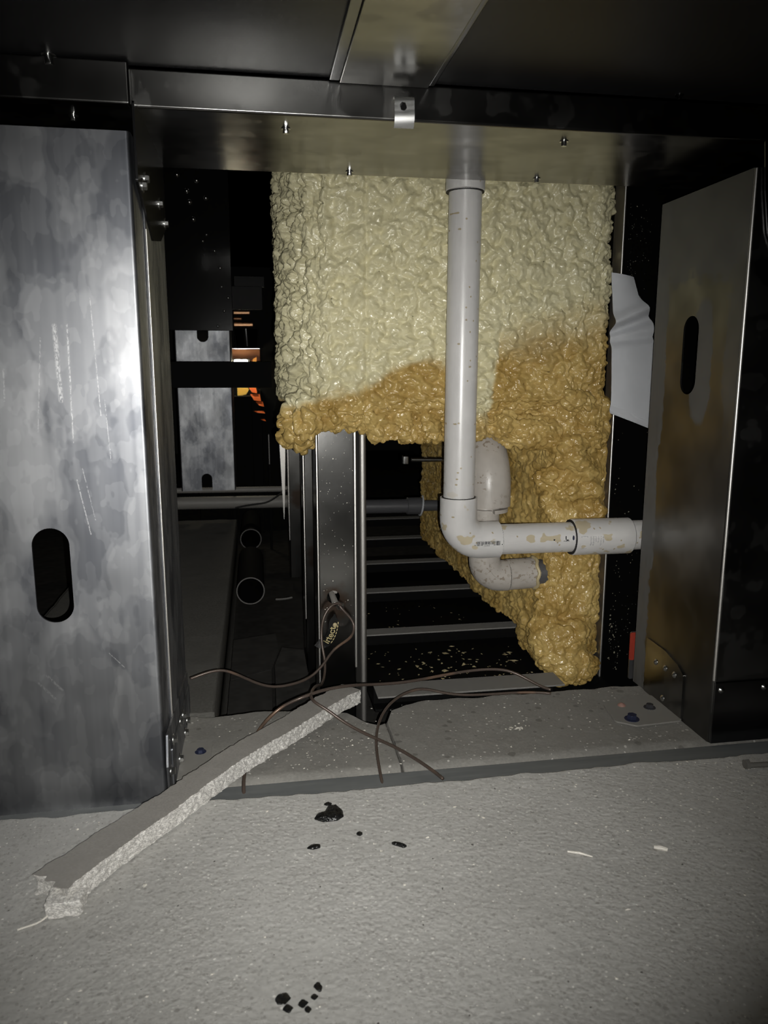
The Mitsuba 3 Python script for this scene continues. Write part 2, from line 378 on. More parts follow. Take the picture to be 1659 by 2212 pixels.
# ---------------------------------------------------------------- setting
# front slab on which the camera stands, its far lip broken
def lip(x): return 1.026 + 0.006 * (meshkit.fbm(np.array([[x * 14, 0.3, 0]]), 3, 1)[0] - 0.5) * 2 + 0.004 * (meshkit.noise(np.array([[x * 90, 1.3, 0]]), 2)[0] - 0.5)
row = np.r_[np.linspace(-0.6, 0.52, 30)[:-1], np.linspace(0.52, 0.95, 130)[:-1], np.linspace(0.95, 1.0, 24)]
def slab_rows(x):
    e = lip(x); return np.r_[row, np.linspace(1.0, e, 14)[1:]] if True else row
def slab_top(X, Y):
    P = np.stack([X, Y, 0 * X], -1)
    z = 0.0013 * (meshkit.fbm(P * 34, 2, 4) - 0.5) + 0.003 * (meshkit.fbm(P * 7, 2, 5) - 0.5)
    E = Y[:, -1:]
    u = np.clip((Y - (E - 0.008)) / 0.008, 0, 1)
    return z - 0.005 * u ** 2
struct("floor", grid_solid(np.linspace(-0.95, 1.35, 470), slab_rows, slab_top, -0.06), M["stone"], "pale grey speckled concrete slab in the foreground with a broken far lip", "floor", True)
struct("pit_floor", rb((-1.2, 1.03, -0.30), (1.6, 8.0, -0.24), 0.002), M["soil"], "dark earth floor at the bottom of the cavity below the joists", "floor")
struct("ceiling", rb((-1.0, -0.6, 0.979), (1.4, 1.101, 0.99), 0.001), M["ceiling_steel"], "dark sheet steel ceiling above the header beam", "ceiling")
struct("wall_back", rb((-1.2, 8.0, -0.30), (1.6, 8.04, 1.6), 0.002), M["dark_wall"], "far end of the cavity", "wall")
struct("wall_left", rb((-1.24, 1.1, -0.30), (-1.2, 8.04, 1.6), 0.002), M["dark_wall"], "left side of the cavity", "wall")
struct("wall_right", rb((1.6, 1.1, -0.30), (1.64, 8.04, 1.6), 0.002), M["dark_wall"], "right side of the cavity", "wall")

# concrete curbs behind the slab
def curb_top(X, Y):
    P = np.stack([X, Y, 0 * X], -1)
    z = -0.02 + 0.002 * (meshkit.fbm(P * 50, 3, 14) - 0.5) + 0.004 * (meshkit.fbm(P * 10, 2, 15) - 0.5)
    a, b = Y[:, :1], Y[:, -1:]
    z = z - 0.006 * np.clip((Y - (b - 0.012)) / 0.012, 0, 1) ** 2
    z = z - 0.010 * np.clip(((a + 0.02) - Y) / 0.02, 0, 1) ** 2
    return z
def back_edge(x):
    n = 0.012 * (meshkit.fbm(np.array([[x * 22, 5.1, 0]]), 3, 3)[0] - 0.5)
    e = 1.352 + n
    notch = np.interp(x, [0.085, 0.112, 0.15, 0.178, 0.200, 0.215, 0.232, 0.262, 0.30], [0, 0.022, 0.030, 0.075, 0.088, 0.080, 0.030, 0.014, 0])
    return e - notch
for xs, label in ((np.linspace(-0.142, 0.2115, 130), "grey concrete curb block under the foam strip, left of the joint"), (np.linspace(0.2145, 0.90, 240), "long grey concrete curb block in front of the foam leg, right of the joint")):
    one("concrete_curb", grid_solid(xs, lambda x: np.linspace(1.098 + 0.004 * meshkit.noise(np.array([[x * 60, 2.2, 0]]), 8)[0], back_edge(x), 70), curb_top, -0.10), M["curb"], label, "curb", smooth=True)
one("edge_trough", cat(rbox((-0.40, 1.036, -0.034), (0.95, 1.0965, -0.0225), 0.003)), M["trough"], "blue-grey metal edging in the gap between slab and curb", "metal edging")
one("concrete_strip", grid_solid(np.linspace(-0.55, -0.092, 60), lambda x: np.linspace(1.36, 3.25, 240), lambda X, Y: -0.022 + 0.005 * (meshkit.fbm(np.stack([X, Y, 0 * X], -1) * 18, 3, 6) - 0.5), -0.28), M["old_concrete"],
    "dark grey concrete strip running back into the cavity beside the left column", "concrete strip", smooth=True)

# joists across the pit, and holes with rolled rims through two of them
for k, (y, label) in enumerate([(1.428, "nearest grey steel joist, right behind the concrete curb"), (1.775, "second grey joist, at the top of the black floor full of foam chips"), (2.13, "third grey joist, level with the bottom of the grey trap elbow"),
                                (2.46, "fourth grey joist, crossing the pit behind the trap"), (2.83, "fifth grey joist, faint in the dark pit"), (3.22, "sixth and farthest grey joist, barely lit")]):
    x0 = 0.219
    j = thing("floor_joist", label, "joist", None)
    d = 0.022 if k else 0.033
    obj("top_flange", rb((x0, y - d, -0.034), (0.90 if k else 0.605, y + d, -0.030), 0.0015), M["joist"], j)
    obj("stem", rb((x0, y + d - 0.006, -0.0712), (0.90 if k else 0.605, y + d - 0.003, -0.033), 0.001), M["liner"], j)
for (x, y, z, r, label) in ((-0.034, 2.45, -0.108, 0.0455, "thin grey pipe rim in the pit left of the post, nearer of two"), (-0.036, 3.20, -0.100, 0.0440, "faint pipe rim deep in the pit, farther of two")):
    w = thing("pipe_end", label, "pipe")
    obj("barrel", lathe([(r - 0.0034, 0.0012), (r, 0.0012), (r, 0.45), (r - 0.0034, 0.45), (r - 0.0034, 0.0012)], [x, y, z], [0, 1, 0], 64), M["abs"], w)
    obj("cut_rim", lathe([(r - 0.0034, 0), (r, 0), (r, 0.0012), (r - 0.0034, 0.0012), (r - 0.0034, 0)], [x, y, z], [0, 1, 0], 64), M["joist"], w)

# ---------------------------------------------------------------- columns
def slotted_column(label, x0, x1, y0, y1, zb, zt, front_slots, left_slots, m_front, m_side, top_back=True):
    c = thing("steel_column", label, "column")
    t = 0.003
    ring = sbox(x0, y0, x1, y1).buffer(-0.006).buffer(0.006, quad_segs=6)
    outer = man(extrude(ring, zt - zb)).translate([0, 0, zb])
    inner = man(extrude(ring.buffer(-t).union(sbox(x0 + t, y0 + 0.03, x1 - t, y1 + 0.05)), zt - zb + 0.02)).translate([0, 0, zb - 0.01])
    body = outer - inner                                               # a channel, open behind
    for s in front_slots:
        body = body - man(plate(s, 1, y0 - 0.01, 0.03, r=0))
    for s in left_slots:
        body = body - man(plate(s, 0, x0 - 0.01, 0.03, r=0))
    obj("body", tm(body), m_front, c, smooth=30)
    return c

RIV, BOLT = rivet_mesh(0.0055), bolt_mesh(0.0058, 0.006)
# near left column, with the flange of its side, the gusset to the header and the foot bracket
cl = slotted_column("galvanised steel column in the left foreground, scratched, with one long slot", -0.393, -0.1450, 1.07, 1.375, -0.10, 0.893, [slot(-0.278, 0.3245, 0.0480, 0.132)], [], M["zinc_near"], None)
obj("side_flange", rb((-0.1462, 1.150, -0.06), (-0.1408, 1.378, 0.893), 0.0026), M["zinc"], cl)
obj("flange_edge", tube([(-0.1418, 1.1515, -0.05), (-0.1418, 1.1515, 0.79)], 0.0016, 12), M["edge_steel"], cl)
g = obj("gusset_plate", plate([(1.072, .930), (1.385, .930), (1.392, .832), (1.30, .797), (1.20, .782), (1.072, .835)], 0, -0.1412, 0.003), M["dark_steel"], cl)
first = None
for (y, z) in ((1.139, .853), (1.111, .838), (1.298, .852), (1.368, .835)):
    k = f"{g}__bolt"
    if first is None:
        obj("bolt", stand(BOLT, [-0.1382, y, z], [1, 0, 0]), M["bolt_steel"], g); first = (y, z)
    else:
        obj("bolt", stand(BOLT, [-0.1382, y, z], [1, 0, 0]), M["bolt_steel"], g)
f = obj("foot_bracket", cat(plate([(1.376, .055), (1.376, -.025), (1.06, -.025), (1.052, .04), (1.065, .085)], 0, -0.1412, 0.003), plate([(1.376, .030), (1.376, -.025), (1.09, -.025), (1.09, .05)], 0, -0.1380, 0.002)), M["zinc"], cl)
obj("foot_plate", rb((-0.1415, 1.12, -0.022), (-0.088, 1.24, -0.0175), 0.001), M["dusty"], f)
for (y, z) in ((1.246, .030), (1.201, .040), (1.306, -.008), (1.100, .059), (1.267, -.012), (1.172, -.010), (1.075, .022)):
    obj("bolt", stand(BOLT, [-0.1358 if y > 1.09 else -0.138, y, z], [1, 0, 0]), M["bolt_steel"], f)
obj("anchor", stand(bolt_mesh(0.006, 0.006), [-0.106, 1.204, -0.0185], [0, 0, 1]), M["blue_ink"], f)

# right column
cr = slotted_column("stainless steel column on the right with one tall slot, its face mirroring foam and pipe", 0.737, 0.985, 1.10, 1.372, -0.02, 0.893, [], [slot(1.2435, 0.6235, 0.0470, 0.132)], M["column_steel"], None)
obj("lower_cover", rb((0.7385, 1.0965, -0.02), (0.98, 1.1005, 0.089), 0.0015), M["dark_steel"], cr)
for x in (0.7505, 0.829):
    obj("cover_screw", stand(rivet_mesh(0.005), [x, 1.0965, 0.075], [0, -1, 0]), M["bolt_steel"], cr)
obj("corner_edge", tube([(0.7411, 1.1041, 0.09), (0.7411, 1.1041, 0.892)], 0.0036, 20), M["edge_steel"], cr)
fp = obj("side_bracket", plate([(1.318, -.018), (1.318, .09), (1.25, .088), (1.205, .078), (1.185, .066), (1.183, -.018)], 0, 0.7340, 0.003), M["stainless"], cr)
for (y, z) in ((1.279, .055), (1.245, .056), (1.213, .056), (1.247, -.004)):
    obj("rivet", stand(RIV, [0.7340, y, z], [-1, 0, 0]), M["bolt_steel"], fp)
ft = obj("foot_plate", plate([(0.625, 1.265), (0.736, 1.290), (0.736, 1.178), (0.645, 1.172), (0.615, 1.195)], 2, -0.0185, 0.003, r=0.008), M["dusty"], cr)
obj("anchor_bolt", stand(bolt_mesh(0.0085, 0.009), [0.648, 1.197, -0.0155], [0, 0, 1]), M["blue_ink"], ft)
obj("anchor_bolt", stand(bolt_mesh(0.007, 0.007), [0.703, 1.236, -0.0155], [0, 0, 1]), M["ink"], ft)
obj("plug", stand(rivet_mesh(0.007), [0.656, 1.253, -0.0155], [0, 0, 1]), M["pink"], ft)
bt = obj("top_bracket", plate([(0.745, .93), (0.90, .93), (0.90, .72), (0.80, .72), (0.762, .80), (0.752, .86)], 1, 1.0945, 0.003), M["dark_steel"], cr)
for (x, z) in ((0.790, .800), (0.800, .885)):
    obj("bolt", stand(BOLT, [x, 1.0945, z], [0, -1, 0]), M["bolt_steel"], bt)
obj("rear_flange", cat(plate([(0.744, -.03), (0.90, -.03), (0.90, .072), (0.744, .072)], 1, 1.40, 0.003)), M["zinc"], cr)
obj("red_tab", plate([(0.742, .012), (0.79, .012), (0.79, .071), (0.742, .071)], 1, 1.3975, 0.002), M["red"], cr, label="small red painted tab")

# far column seen through the gap
cf = slotted_column("far grey column deep in the gap on the left, with two short slots", -0.318, -0.094, 3.30, 3.50, 0.095, 0.775, [slot(-0.205, 0.755, 0.046, 0.09), slot(-0.212, 0.11, 0.044, 0.115)], [], M["zinc"], None)
one("dark_rail", cat(rbox((-1.205, 2.90, 0.534), (0.06, 2.93, 0.628), 0.002)), M["black_paint"], "black horizontal rail crossing in front of the far column and the orange light", "rail")
one("far_pipe", cat(tube([(-0.6, 3.36, 0.036), (0.35, 3.36, 0.028)], 0.027, 24), tube([(-0.6, 3.40, 0.085), (0.35, 3.40, 0.077)], 0.012, 16)), M["far_grey"], "long dim grey conduit lying across the foot of the far column", "pipe")
one("cable", tube([(-0.10, 3.325, 0.012), (-0.05, 3.325, 0.022), (0.0, 3.325, 0.028), (0.04, 3.325, 0.036), (0.09, 3.325, 0.066), (0.14, 3.33, 0.09)], 0.004, 8, 30), M["rubber"], "thin black cable tied to the far conduit", "cable")

# ---------------------------------------------------------------- header, strip, clip
h = thing("header_beam", "long dark stainless header beam across the top, foam mirrored in its underside", "beam")
obj("beam_body", rb((-0.60, 1.10, 0.930), (1.30, 1.405, 0.9775), 0.0036), M["stainless"], h)
obj("end_cover", rb((-0.60, 1.079, 0.927), (-0.1440, 1.0995, 0.9775), 0.0030), M["stainless"], h)
for (x, y) in ((.053, 1.157), (.169, 1.378), (.459, 1.152), (.499, 1.372), (-.226, 1.147)):
    obj("screw", stand(bolt_mesh(0.0042, 0.007), [x, y, 0.930], [0, 0, -1]), M["bolt_steel"], h)
s = thing("ceiling_channel", "flat olive-tinted steel channel running along the ceiling to the header", "channel")
obj("web", rb((0.122, -0.4, 0.972), (0.242, 1.097, 0.9755), 0.0012), M["stainless"], s)
obj("flange", rb((0.108, -0.4, 0.974), (0.122, 1.095, 0.979), 0.0015), M["dark_steel"], s)
obj("flange", rb((0.242, -0.4, 0.974), (0.250, 1.095, 0.979), 0.0015), M["dark_steel"], s)
one("ceiling_bolt", stand(bolt_mesh(0.0058, 0.012), [-0.237, 1.080, 0.979], [0, 0, -1]), M["bolt_steel"], "small bright bolt hanging from the dark ceiling at the upper left", "bolt")
one("ceiling_bolt", stand(bolt_mesh(0.004, 0.006), [0.60, 1.085, 0.979], [0, 0, -1]), M["dark_steel"], "tiny dark bolt on the ceiling at the upper right", "bolt")
k = thing("pipe_clip", "small shiny bent steel clip bolted to the front of the header beam", "clip")
cx = 0.2075
prof = [(1.0985, .9560), (1.0930, .9572), (1.0885, .9555), (1.0868, .9515), (1.0872, .9470), (1.0862, .9430), (1.0866, .9390), (1.0852, .9345), (1.0858, .9300), (1.0880, .9245), (1.0925, .9195)]
arr = np.array(prof); nrm = np.gradient(arr, axis=0); nrm = np.c_[nrm[:, 1], -nrm[:, 0]] / np.linalg.norm(nrm, axis=1, keepdims=True)
strip = Polygon(np.vstack([arr, (arr + nrm * 0.0014)[::-1]]))
m = extrude(strip, 0.027); v = np.array(m.vertices)
m = trimesh.Trimesh(np.c_[v[:, 2] + cx - 0.0135, v[:, 0], v[:, 1]], m.faces, process=False)
if m.volume < 0: m.invert()
obj("strap", m, M["clip_steel"], k, 60)
obj("bolt", stand(bolt_mesh(0.0045, 0.007, False), [cx - 0.002, 1.087, 0.946], [0, -0.8, -0.6]), M["dark_steel"], k)

# ---------------------------------------------------------------- spray foam
def hull(pts): return m3.Manifold.hull_points(np.array(pts, float))
def ball(c, r, s=(1, 1, 1)): return m3.Manifold.sphere(r, 24).scale(list(s)).translate(list(c))
def rounded(lo, hi, r): return rbox(lo, hi, r)
mass = Polygon([(.700, 1.505), (.722, 1.53), (.722, 2.45), (.090, 2.45), (.070, 2.0), (.068, 1.75), (.073, 1.64), (.086, 1.580), (.110, 1.530), (.138, 1.505)])
pieces = [m3.Manifold.hull(man(extrude(mass, 0.52)).translate([0, 0, 0.54]) + man(extrude(mass.buffer(-0.035), 0.56)).translate([0, 0, 0.495])),                      # upper mass
          rounded((0.598, 1.500, -0.06), (0.732, 1.70, 0.56), 0.030),                     # leg
          man(extrude(Polygon([(.605, 1.53), (.585, 1.62), (.563, 1.80), (.560, 2.62), (.70, 2.62), (.71, 1.53)]), 0.545)).translate([0, 0, 0.014])]   # skin on the right wall, running back
lumps = [((.10, 1.53, .510), .042), ((.15, 1.53, .512), .036), ((.085, 1.56, .500), .034), ((.095, 1.560, .470), .022), ((.098, 1.562, .452), .013), ((.20, 1.525, .508), .036), ((.235, 1.535, .490), .030), ((.245, 1.54, .470), .024), ((.29, 1.535, .493), .030), ((.285, 1.535, .470), .017),
         ((.288, 1.535, .455), .010), ((.34, 1.535, .492), .026), ((.40, 1.54, .490), .026), ((.44, 1.525, .490), .034), ((.50, 1.52, .485), .034), ((.515, 1.52, .468), .026), ((.55, 1.52, .475), .036), ((.585, 1.525, .470), .040),
         ((.640, 1.500, .430), .040), ((.665, 1.500, .400), .036), ((.685, 1.51, .46), .036), ((.640, 1.488, .540), .027), ((.655, 1.484, .534), .020), ((.60, 1.525, .375), .030), ((.64, 1.505, .35), .032), ((.69, 1.510, .35), .034), ((.70, 1.512, .30), .030),
         ((.605, 1.53, .32), .026), ((.60, 1.525, .13), .022), ((.60, 1.525, .09), .024), ((.612, 1.510, .035), .046), ((.622, 1.50, .0), .050), ((.640, 1.490, -.025), .048), ((.670, 1.487, -.03), .044), ((.700, 1.49, -.035), .030), ((.655, 1.495, .03), .045), ((.612, 1.512, .085), .026), ((.598, 1.522, .06), .030)]
lumps += [((x_, 1.528 + 0.02 * rng.random(), 0.490 - 0.022 * rng.random()), rng.uniform(0.010, 0.022)) for x_ in rng.uniform(0.07, 0.60, 60) if not 0.112 < x_ < 0.225]
pieces += [ball(c, r) for c, r in lumps]
foam = m3.Manifold.batch_boolean(pieces, m3.OpType.Add).refine_to_length(0.012)
fm = tm(foam)
trimesh.smoothing.filter_taubin(fm, lamb=0.5, nu=0.52, iterations=10)
fm = tm(man(fm).refine_to_length(0.0036))
fm.merge_vertices()
trimesh.smoothing.filter_laplacian(fm, lamb=0.5, iterations=3, volume_constraint=False)

def puffs(P, N, seed, step, r0, r1, k, stretch, sink):
    """Height of overlapping bubbles seeded at random over the surface."""
    g = np.random.default_rng(seed)
    pick = g.permutation(len(P))[: max(50, int(len(P) * step))]
    S = P[pick] + g.normal(0, r0 * 0.3, (len(pick), 3)); R = g.uniform(r0, r1, len(pick)) ** 1.0
    W = np.array(stretch)
    d, i = cKDTree(S * W).query(P * W, k=k)
    hgt = np.sqrt(np.maximum(R[i] ** 2 - d ** 2, 0)) - sink * R[i]
    return np.maximum(hgt, 0).max(1)
P, N = np.array(fm.vertices), np.array(fm.vertex_normals)
warp = lambda f, a, s: np.stack([meshkit.fbm(P * f + o, 2, s + o) - 0.5 for o in (0, 11, 23)], -1) * a
Q = P + warp(45, 0.020, 30) + warp(110, 0.010, 60)
low = 0.016 * (meshkit.fbm(P * [9, 9, 7], 3, 40) - 0.5)
area = 2.4
dens = lambda per_m2: per_m2 * area / len(P)
big = puffs(Q, N, 1, dens(2600), 0.012, 0.026, 6, (1, 1, 1.0), 0.55)
small = puffs(Q, N, 2, dens(19000), 0.0045, 0.0100, 6, (1.0, 1, 1.1), 0.30)
left = np.clip((0.135 - P[:, 0]) / 0.05, 0, 1)[:, None]
tall = puffs(Q, N, 3, dens(9000), 0.006, 0.015, 6, (1.5, 1.2, 0.6), 0.3)
seam = -0.006 * np.exp(-((P[:, 0] - 0.216 - 0.002 * np.sin(P[:, 2] * 40)) / 0.003) ** 2) * (P[:, 1] < 1.56)
h_ = low + 0.80 * big + 1.25 * small * (1 - 0.7 * left[:, 0]) * (1 - 0.4 * np.clip((0.46 - P[:, 2]) / 0.06, 0, 1)) + 2.2 * tall * left[:, 0] + seam - 0.010
fm.vertices = P + N * h_[:, None]
fo = one("spray_foam", fm, M["foam"], "bulky mass of cream and amber spray foam with a leg down its right side", "spray foam", smooth=True)

# ---------------------------------------------------------------- white drain pipe
R = 0.0302
yp, xp, zp = 1.437, 0.3855, 0.268
d = thing("drain_pipe", "white plastic drain pipe coming down in front of the foam and turning right", "pipe")
lean = -0.003
obj("vertical_pipe", pipe_piece((xp + 0.003, yp, 0.99), (xp, yp, 0.330), R), M["pvc"], d)
obj("collar", pipe_piece((xp + 0.003, yp, 1.02), (xp + 0.002, yp, 0.918), R + 0.0055), M["pvc"], d)
re = R + 0.0062
# the elbow: two sockets joined by a bend
c0 = np.array([xp + 0.046, yp, zp + 0.046]); a = np.linspace(0, math.pi / 2, 14)
bend = [(xp, yp, 0.355), (xp, yp, 0.335)] + [tuple(c0 + [-0.046 * math.cos(t), 0, -0.046 * math.sin(t)]) for t in a] + [(xp + 0.07, yp, zp), (xp + 0.082, yp, zp)]
def socket(c, axis, r): return lathe([(R + 0.0002, 0), (r - 0.001, 0), (r, 0.001), (r, 0.004), (R + 0.0002, 0.004)], c, axis, 48)
el = obj("elbow", tube(bend, re, 48), M["pvc"], d, 40)
obj("socket_gap", lathe([(R, 0), (R + 0.0038, 0), (R + 0.0038, 0.0012), (R, 0.0012)], [xp + 0.082, yp, zp], [1, 0, 0], 48), M["rubber"], el)
obj("socket_gap", lathe([(R, 0), (R + 0.0028, 0), (R + 0.0028, 0.0010), (R, 0.0010)], [xp, yp, 0.355], [0, 0, 1], 48), M["rubber"], el)
obj("socket_gap", lathe([(R, 0), (R + 0.0045, 0), (R + 0.0045, 0.0012), (R, 0.0012)], [xp + 0.002, yp, 0.917], [0, 0, -1], 48), M["rubber"], d)
obj("horizontal_pipe", pipe_piece((xp + 0.078, yp, zp), (0.90, yp, zp - 0.002), R), M["pvc"], d)
co = obj("coupling", pipe_piece((0.6205, yp, zp - 0.001), (0.7460, yp, zp - 0.002), R + 0.0066, 0.006, 0.003), M["pvc"], d)
obj("socket_gap", lathe([(R, 0), (R + 0.0052, 0), (R + 0.0052, 0.0012), (R, 0.0012)], [0.6200, yp, zp - 0.001], [-1, 0, 0], 48), M["rubber"], co)
def wrap(mesh, x0, z_up, r, lift=0.0003):
    """Lays flat print (x along the pipe, y round it, thickness 0..) on the camera side of a pipe of radius r."""
    v = np.array(mesh.vertices); ang = (v[:, 1] + z_up) / r
    out = np.c_[x0 + v[:, 0], yp - (r + lift + np.clip(v[:, 2], 0, 0.0003)) * np.cos(ang), zp + (r + lift + np.clip(v[:, 2], 0, 0.0003)) * np.sin(ang)]
    return trimesh.Trimesh(out, mesh.faces, process=False)
bars, x = [], 0.0
while x < 0.047:
    w = random.choice((0.0004, 0.0006, 0.0010)); bars.append(trimesh.creation.box(bounds=[[x, 0, 0], [x + w, 0.0075 - (0.002 if 0.012 < x < 0.034 else 0), 0.0003]]) if False else trimesh.creation.box(bounds=[[x, (0.0022 if 0.012 < x < 0.034 else 0), 0], [x + w, 0.0085, 0.0003]])); x += w + random.choice((0.0005, 0.0007, 0.0011))
for xx in (-0.004, 0.0505):
    bars.append(trimesh.creation.box(bounds=[[xx, 0.0005, 0], [xx + 0.0016, 0.0021, 0.0003]]))
digits = meshkit.text_mesh("611942", 0.0022, 0.0003); digits.apply_translation([0.0145, -0.0012, 0]); bars.append(digits)
obj("barcode", wrap(cat(*bars), 0.4135, -0.0035, re), M["ink"], el, False, label="printed black barcode")
pr = []
fr = Polygon([(0, 0), (0.0135, 0), (0.0135, 0.027), (0, 0.027)]); fr = fr.difference(fr.buffer(-0.0009))
pr.append(extrude(fr, 0.0003))
for k_ in range(16):
    xk = 0.018 + 0.0052 * (k_ % 6); ln = random.uniform(0.006, 0.022)
    for q in range(int(ln / 0.0022)):
        if random.random() < 0.7: pr.append(trimesh.creation.box(bounds=[[xk + random.uniform(0, 0.002), 0.026 - q * 0.0022 - 0.0012, 0], [xk + 0.0016 + random.uniform(0.0005, 0.002), 0.026 - q * 0.0022, 0.0003]]))
obj("print", wrap(cat(*pr), 0.6275, -0.019, R + 0.0066), M["grey_ink"], co, False, label="faint grey printed lettering")
mk = cat(*[trimesh.creation.box(bounds=[[a0, b0, 0], [a1, b1, 0.0003]]) for a0, b0, a1, b1 in ((0.0, 0, 0.004, 0.0006), (0.021, -0.004, 0.033, -0.0032), (0.025, -0.001, 0.027, 0.006), (0.027, -0.003, 0.031, -0.0008), (0.0, -0.002, 0.0028, 0.0008))])
obj("pencil_mark", wrap(mk, 0.572, 0.002, R), M["ink"], d, False)
obj("ink_mark", wrap(tm(m3.Manifold.sphere(0.0032, 12).scale([0.7, 1.5, 0.1])), 0.6135, 0.004, R), M["blue_ink"], d, False)

# ---------------------------------------------------------------- the older trap pipe behind it
t = thing("trap_pipe", "older grubby grey-white trap pipe with a bullet-shaped top elbow, behind the white drain pipe", "pipe")
xt, yt = 0.4780, 1.545
rt = 0.0455
a = np.linspace(0, math.pi / 2, 16); Rb = 0.095
top = [(xt + 0.002, yt, 0.318)] + [(xt + 0.002, yt + Rb - Rb * math.cos(q), 0.352 + Rb * math.sin(q)) for q in a] + [(xt + 0.002, yt + Rb + 0.03, 0.352 + Rb)]
obj("top_elbow", tube(top, rt, 40), M["old_pvc"], t, 50)
def arc_ring(r0, r1, z0, z1, a0, a1, c):
    th = np.linspace(a0, a1, 22)
    poly = Polygon(np.r_[np.c_[r1 * np.cos(th), r1 * np.sin(th)], np.c_[r0 * np.cos(th), r0 * np.sin(th)][::-1]])
    m = extrude(poly, z1 - z0); m.apply_translation([c[0], c[1], z0]); return m
obj("rim_piece", arc_ring(0.030, 0.0425, 0.3045, 0.3125, -3.2, -1.62, (xt, yt)), M["old_pvc"], t)
obj("rim_piece", arc_ring(0.030, 0.0425, 0.3055, 0.3130, -1.50, -0.1, (xt, yt)), M["old_pvc"], t)
rn = 0.0290
obj("riser", pipe_piece((xt - 0.004, yt, 0.36), (xt - 0.004, yt, 0.20), rn), M["old_pvc"], t)
zt_ = 0.163
c1 = np.array([xt - 0.004 + 0.036, yt, zt_ + 0.036]); a = np.linspace(0, math.pi / 2, 12)
lowb = [(xt - 0.004, yt, 0.262), (xt - 0.004, yt, 0.21)] + [tuple(c1 + [-0.036 * math.cos(q), 0, -0.036 * math.sin(q)]) for q in a] + [(xt + 0.046, yt, zt_)]
le = obj("lower_elbow", tube(lowb, 0.0335, 40), M["old_pvc"], t, 50)
obj("socket_gap", lathe([(rn, 0), (0.0325, 0), (0.0325, 0.0012), (rn, 0.0012)], [xt + 0.046, yt, zt_], [1, 0, 0], 40), M["rubber"], le)
obj("seam_rib", tube([tuple(c1 + [-0.036 * math.cos(q) - 0.0 , -0.0338, -0.036 * math.sin(q)]) for q in np.linspace(0.0, 1.2, 8)], 0.0012, 6), M["old_pvc"], le)
obj("lower_coupling", pipe_piece((xt + 0.0475, yt, zt_ + 0.001), (0.5845, yt, zt_ + 0.003), 0.0335, 0.005, 0.002), M["old_pvc"], t)
lip_pts = [(0.5845 + 0.002 * math.sin(7 * q), yt + 0.0340 * math.cos(q), zt_ + 0.003 + 0.0340 * math.sin(q)) for q in np.linspace(0, 2 * math.pi, 40)]
obj("glue_bead", tube(lip_pts, 0.0030 + 0.0012 * rng.random(40), 8), M["foam_chip"], t)
obj("stub", pipe_piece((0.575, yt, zt_ + 0.002), (0.66, yt, zt_ + 0.004), 0.029), M["grey_pvc"], t)

# other small pipes in the dark
gp = thing("grey_conduit", "dark grey conduit with a socket crossing the dark behind the white drain pipe", "pipe")
obj("tube", tube([(0.235, 2.3, 0.187), (0.47, 2.3, 0.185)], 0.0215, 28), M["grey_pvc"], gp)
obj("socket", pipe_piece((0.452, 2.3, 0.185), (0.499, 2.3, 0.184), 0.0265, 0.006, 0.002), M["grey_pvc"], gp)
obj("tail", tube([(0.499, 2.3, 0.184), (0.60, 2.3, 0.184)], 0.017, 20), M["grey_pvc"], gp)
obj("tie", tube([(0.500, 2.278 - 0.006 * math.sin(q * 0), 0.184) if False else (0.497 + 0.004 * math.sin(q), 2.3 - 0.030 * math.cos(q), 0.185 + 0.030 * math.sin(q)) for q in np.linspace(-1.9, 1.5, 18)], 0.0028, 8), M["plastic"], gp)
rd = thing("threaded_rod", "short bright rod with a square nut in the dark under the foam", "rod")
obj("shank", tube([(0.405, 2.0, 0.3635), (0.56, 2.0, 0.361)], 0.0055, 14), M["bright_steel"], rd)
obj("nut", rb((0.381, 1.990, 0.3525), (0.396, 2.012, 0.3745), 0.002), M["bright_steel"], rd)

# ---------------------------------------------------------------- steel posts
def post(x, y, label, w=0.078, zt=0.50, hole=None, m="post_steel"):
    p_ = thing("steel_post", label, "post", None)
    face = sbox(x, y, x + w, y + 0.11).buffer(-0.0050).buffer(0.0050, quad_segs=6)
    c = face.difference(sbox(x + 0.003, y + 0.003, x + w - 0.003, y + 0.2))
    body = man(extrude(c, zt + 0.20)).translate([0, 0, -0.20])
    if hole is not None:
        body = body - m3.Manifold.cylinder(0.05, hole[2], hole[2], 20).rotate([90, 0, 0]).translate([hole[0], y + 0.02, hole[1]])
    obj("channel", tm(body), M[m], p_, 30)
    obj("edge_lip", rb((x - 0.0012, y - 0.0015, -0.05), (x + 0.0022, y + 0.010, zt), 0.0008), M["edge_steel"], p_)
    if hole is not None: obj("edge_lip", rb((x + w - 0.0030, y - 0.0015, -0.02), (x + w + 0.0016, y + 0.010, zt), 0.0010), M["edge_steel"], p_)
    return p_
pm = post(0.1165, 1.530, "stainless steel post standing under the foam, with a cable hole and hanging tag", hole=(0.1470, 0.137, 0.0135))
face = sbox(0.2035, 1.5325, 0.2175, 1.62).buffer(-0.0060).buffer(0.0060, quad_segs=7)
obj("back_channel", extrude(face, 0.70).apply_translation([0, 0, -0.20]), M["dull_edge"], pm, 30)
pts = np.c_[rng.uniform(.121, .189, 110), np.full(110, 1.5294), .49 - .42 * rng.random(110) ** 1.7]
cm = crumbs(np.zeros((110, 3)), 0.0004 + 0.0009 * rng.random(110) ** 2); vv = np.array(cm.vertices); cm.vertices = np.c_[vv[:, 0], vv[:, 2] * 0.6, vv[:, 1]] + np.repeat(pts, 6, 0)
obj("spray_dots", cm, M["chip"], pm, False, kind="stuff", label="fine pale dots of overspray")
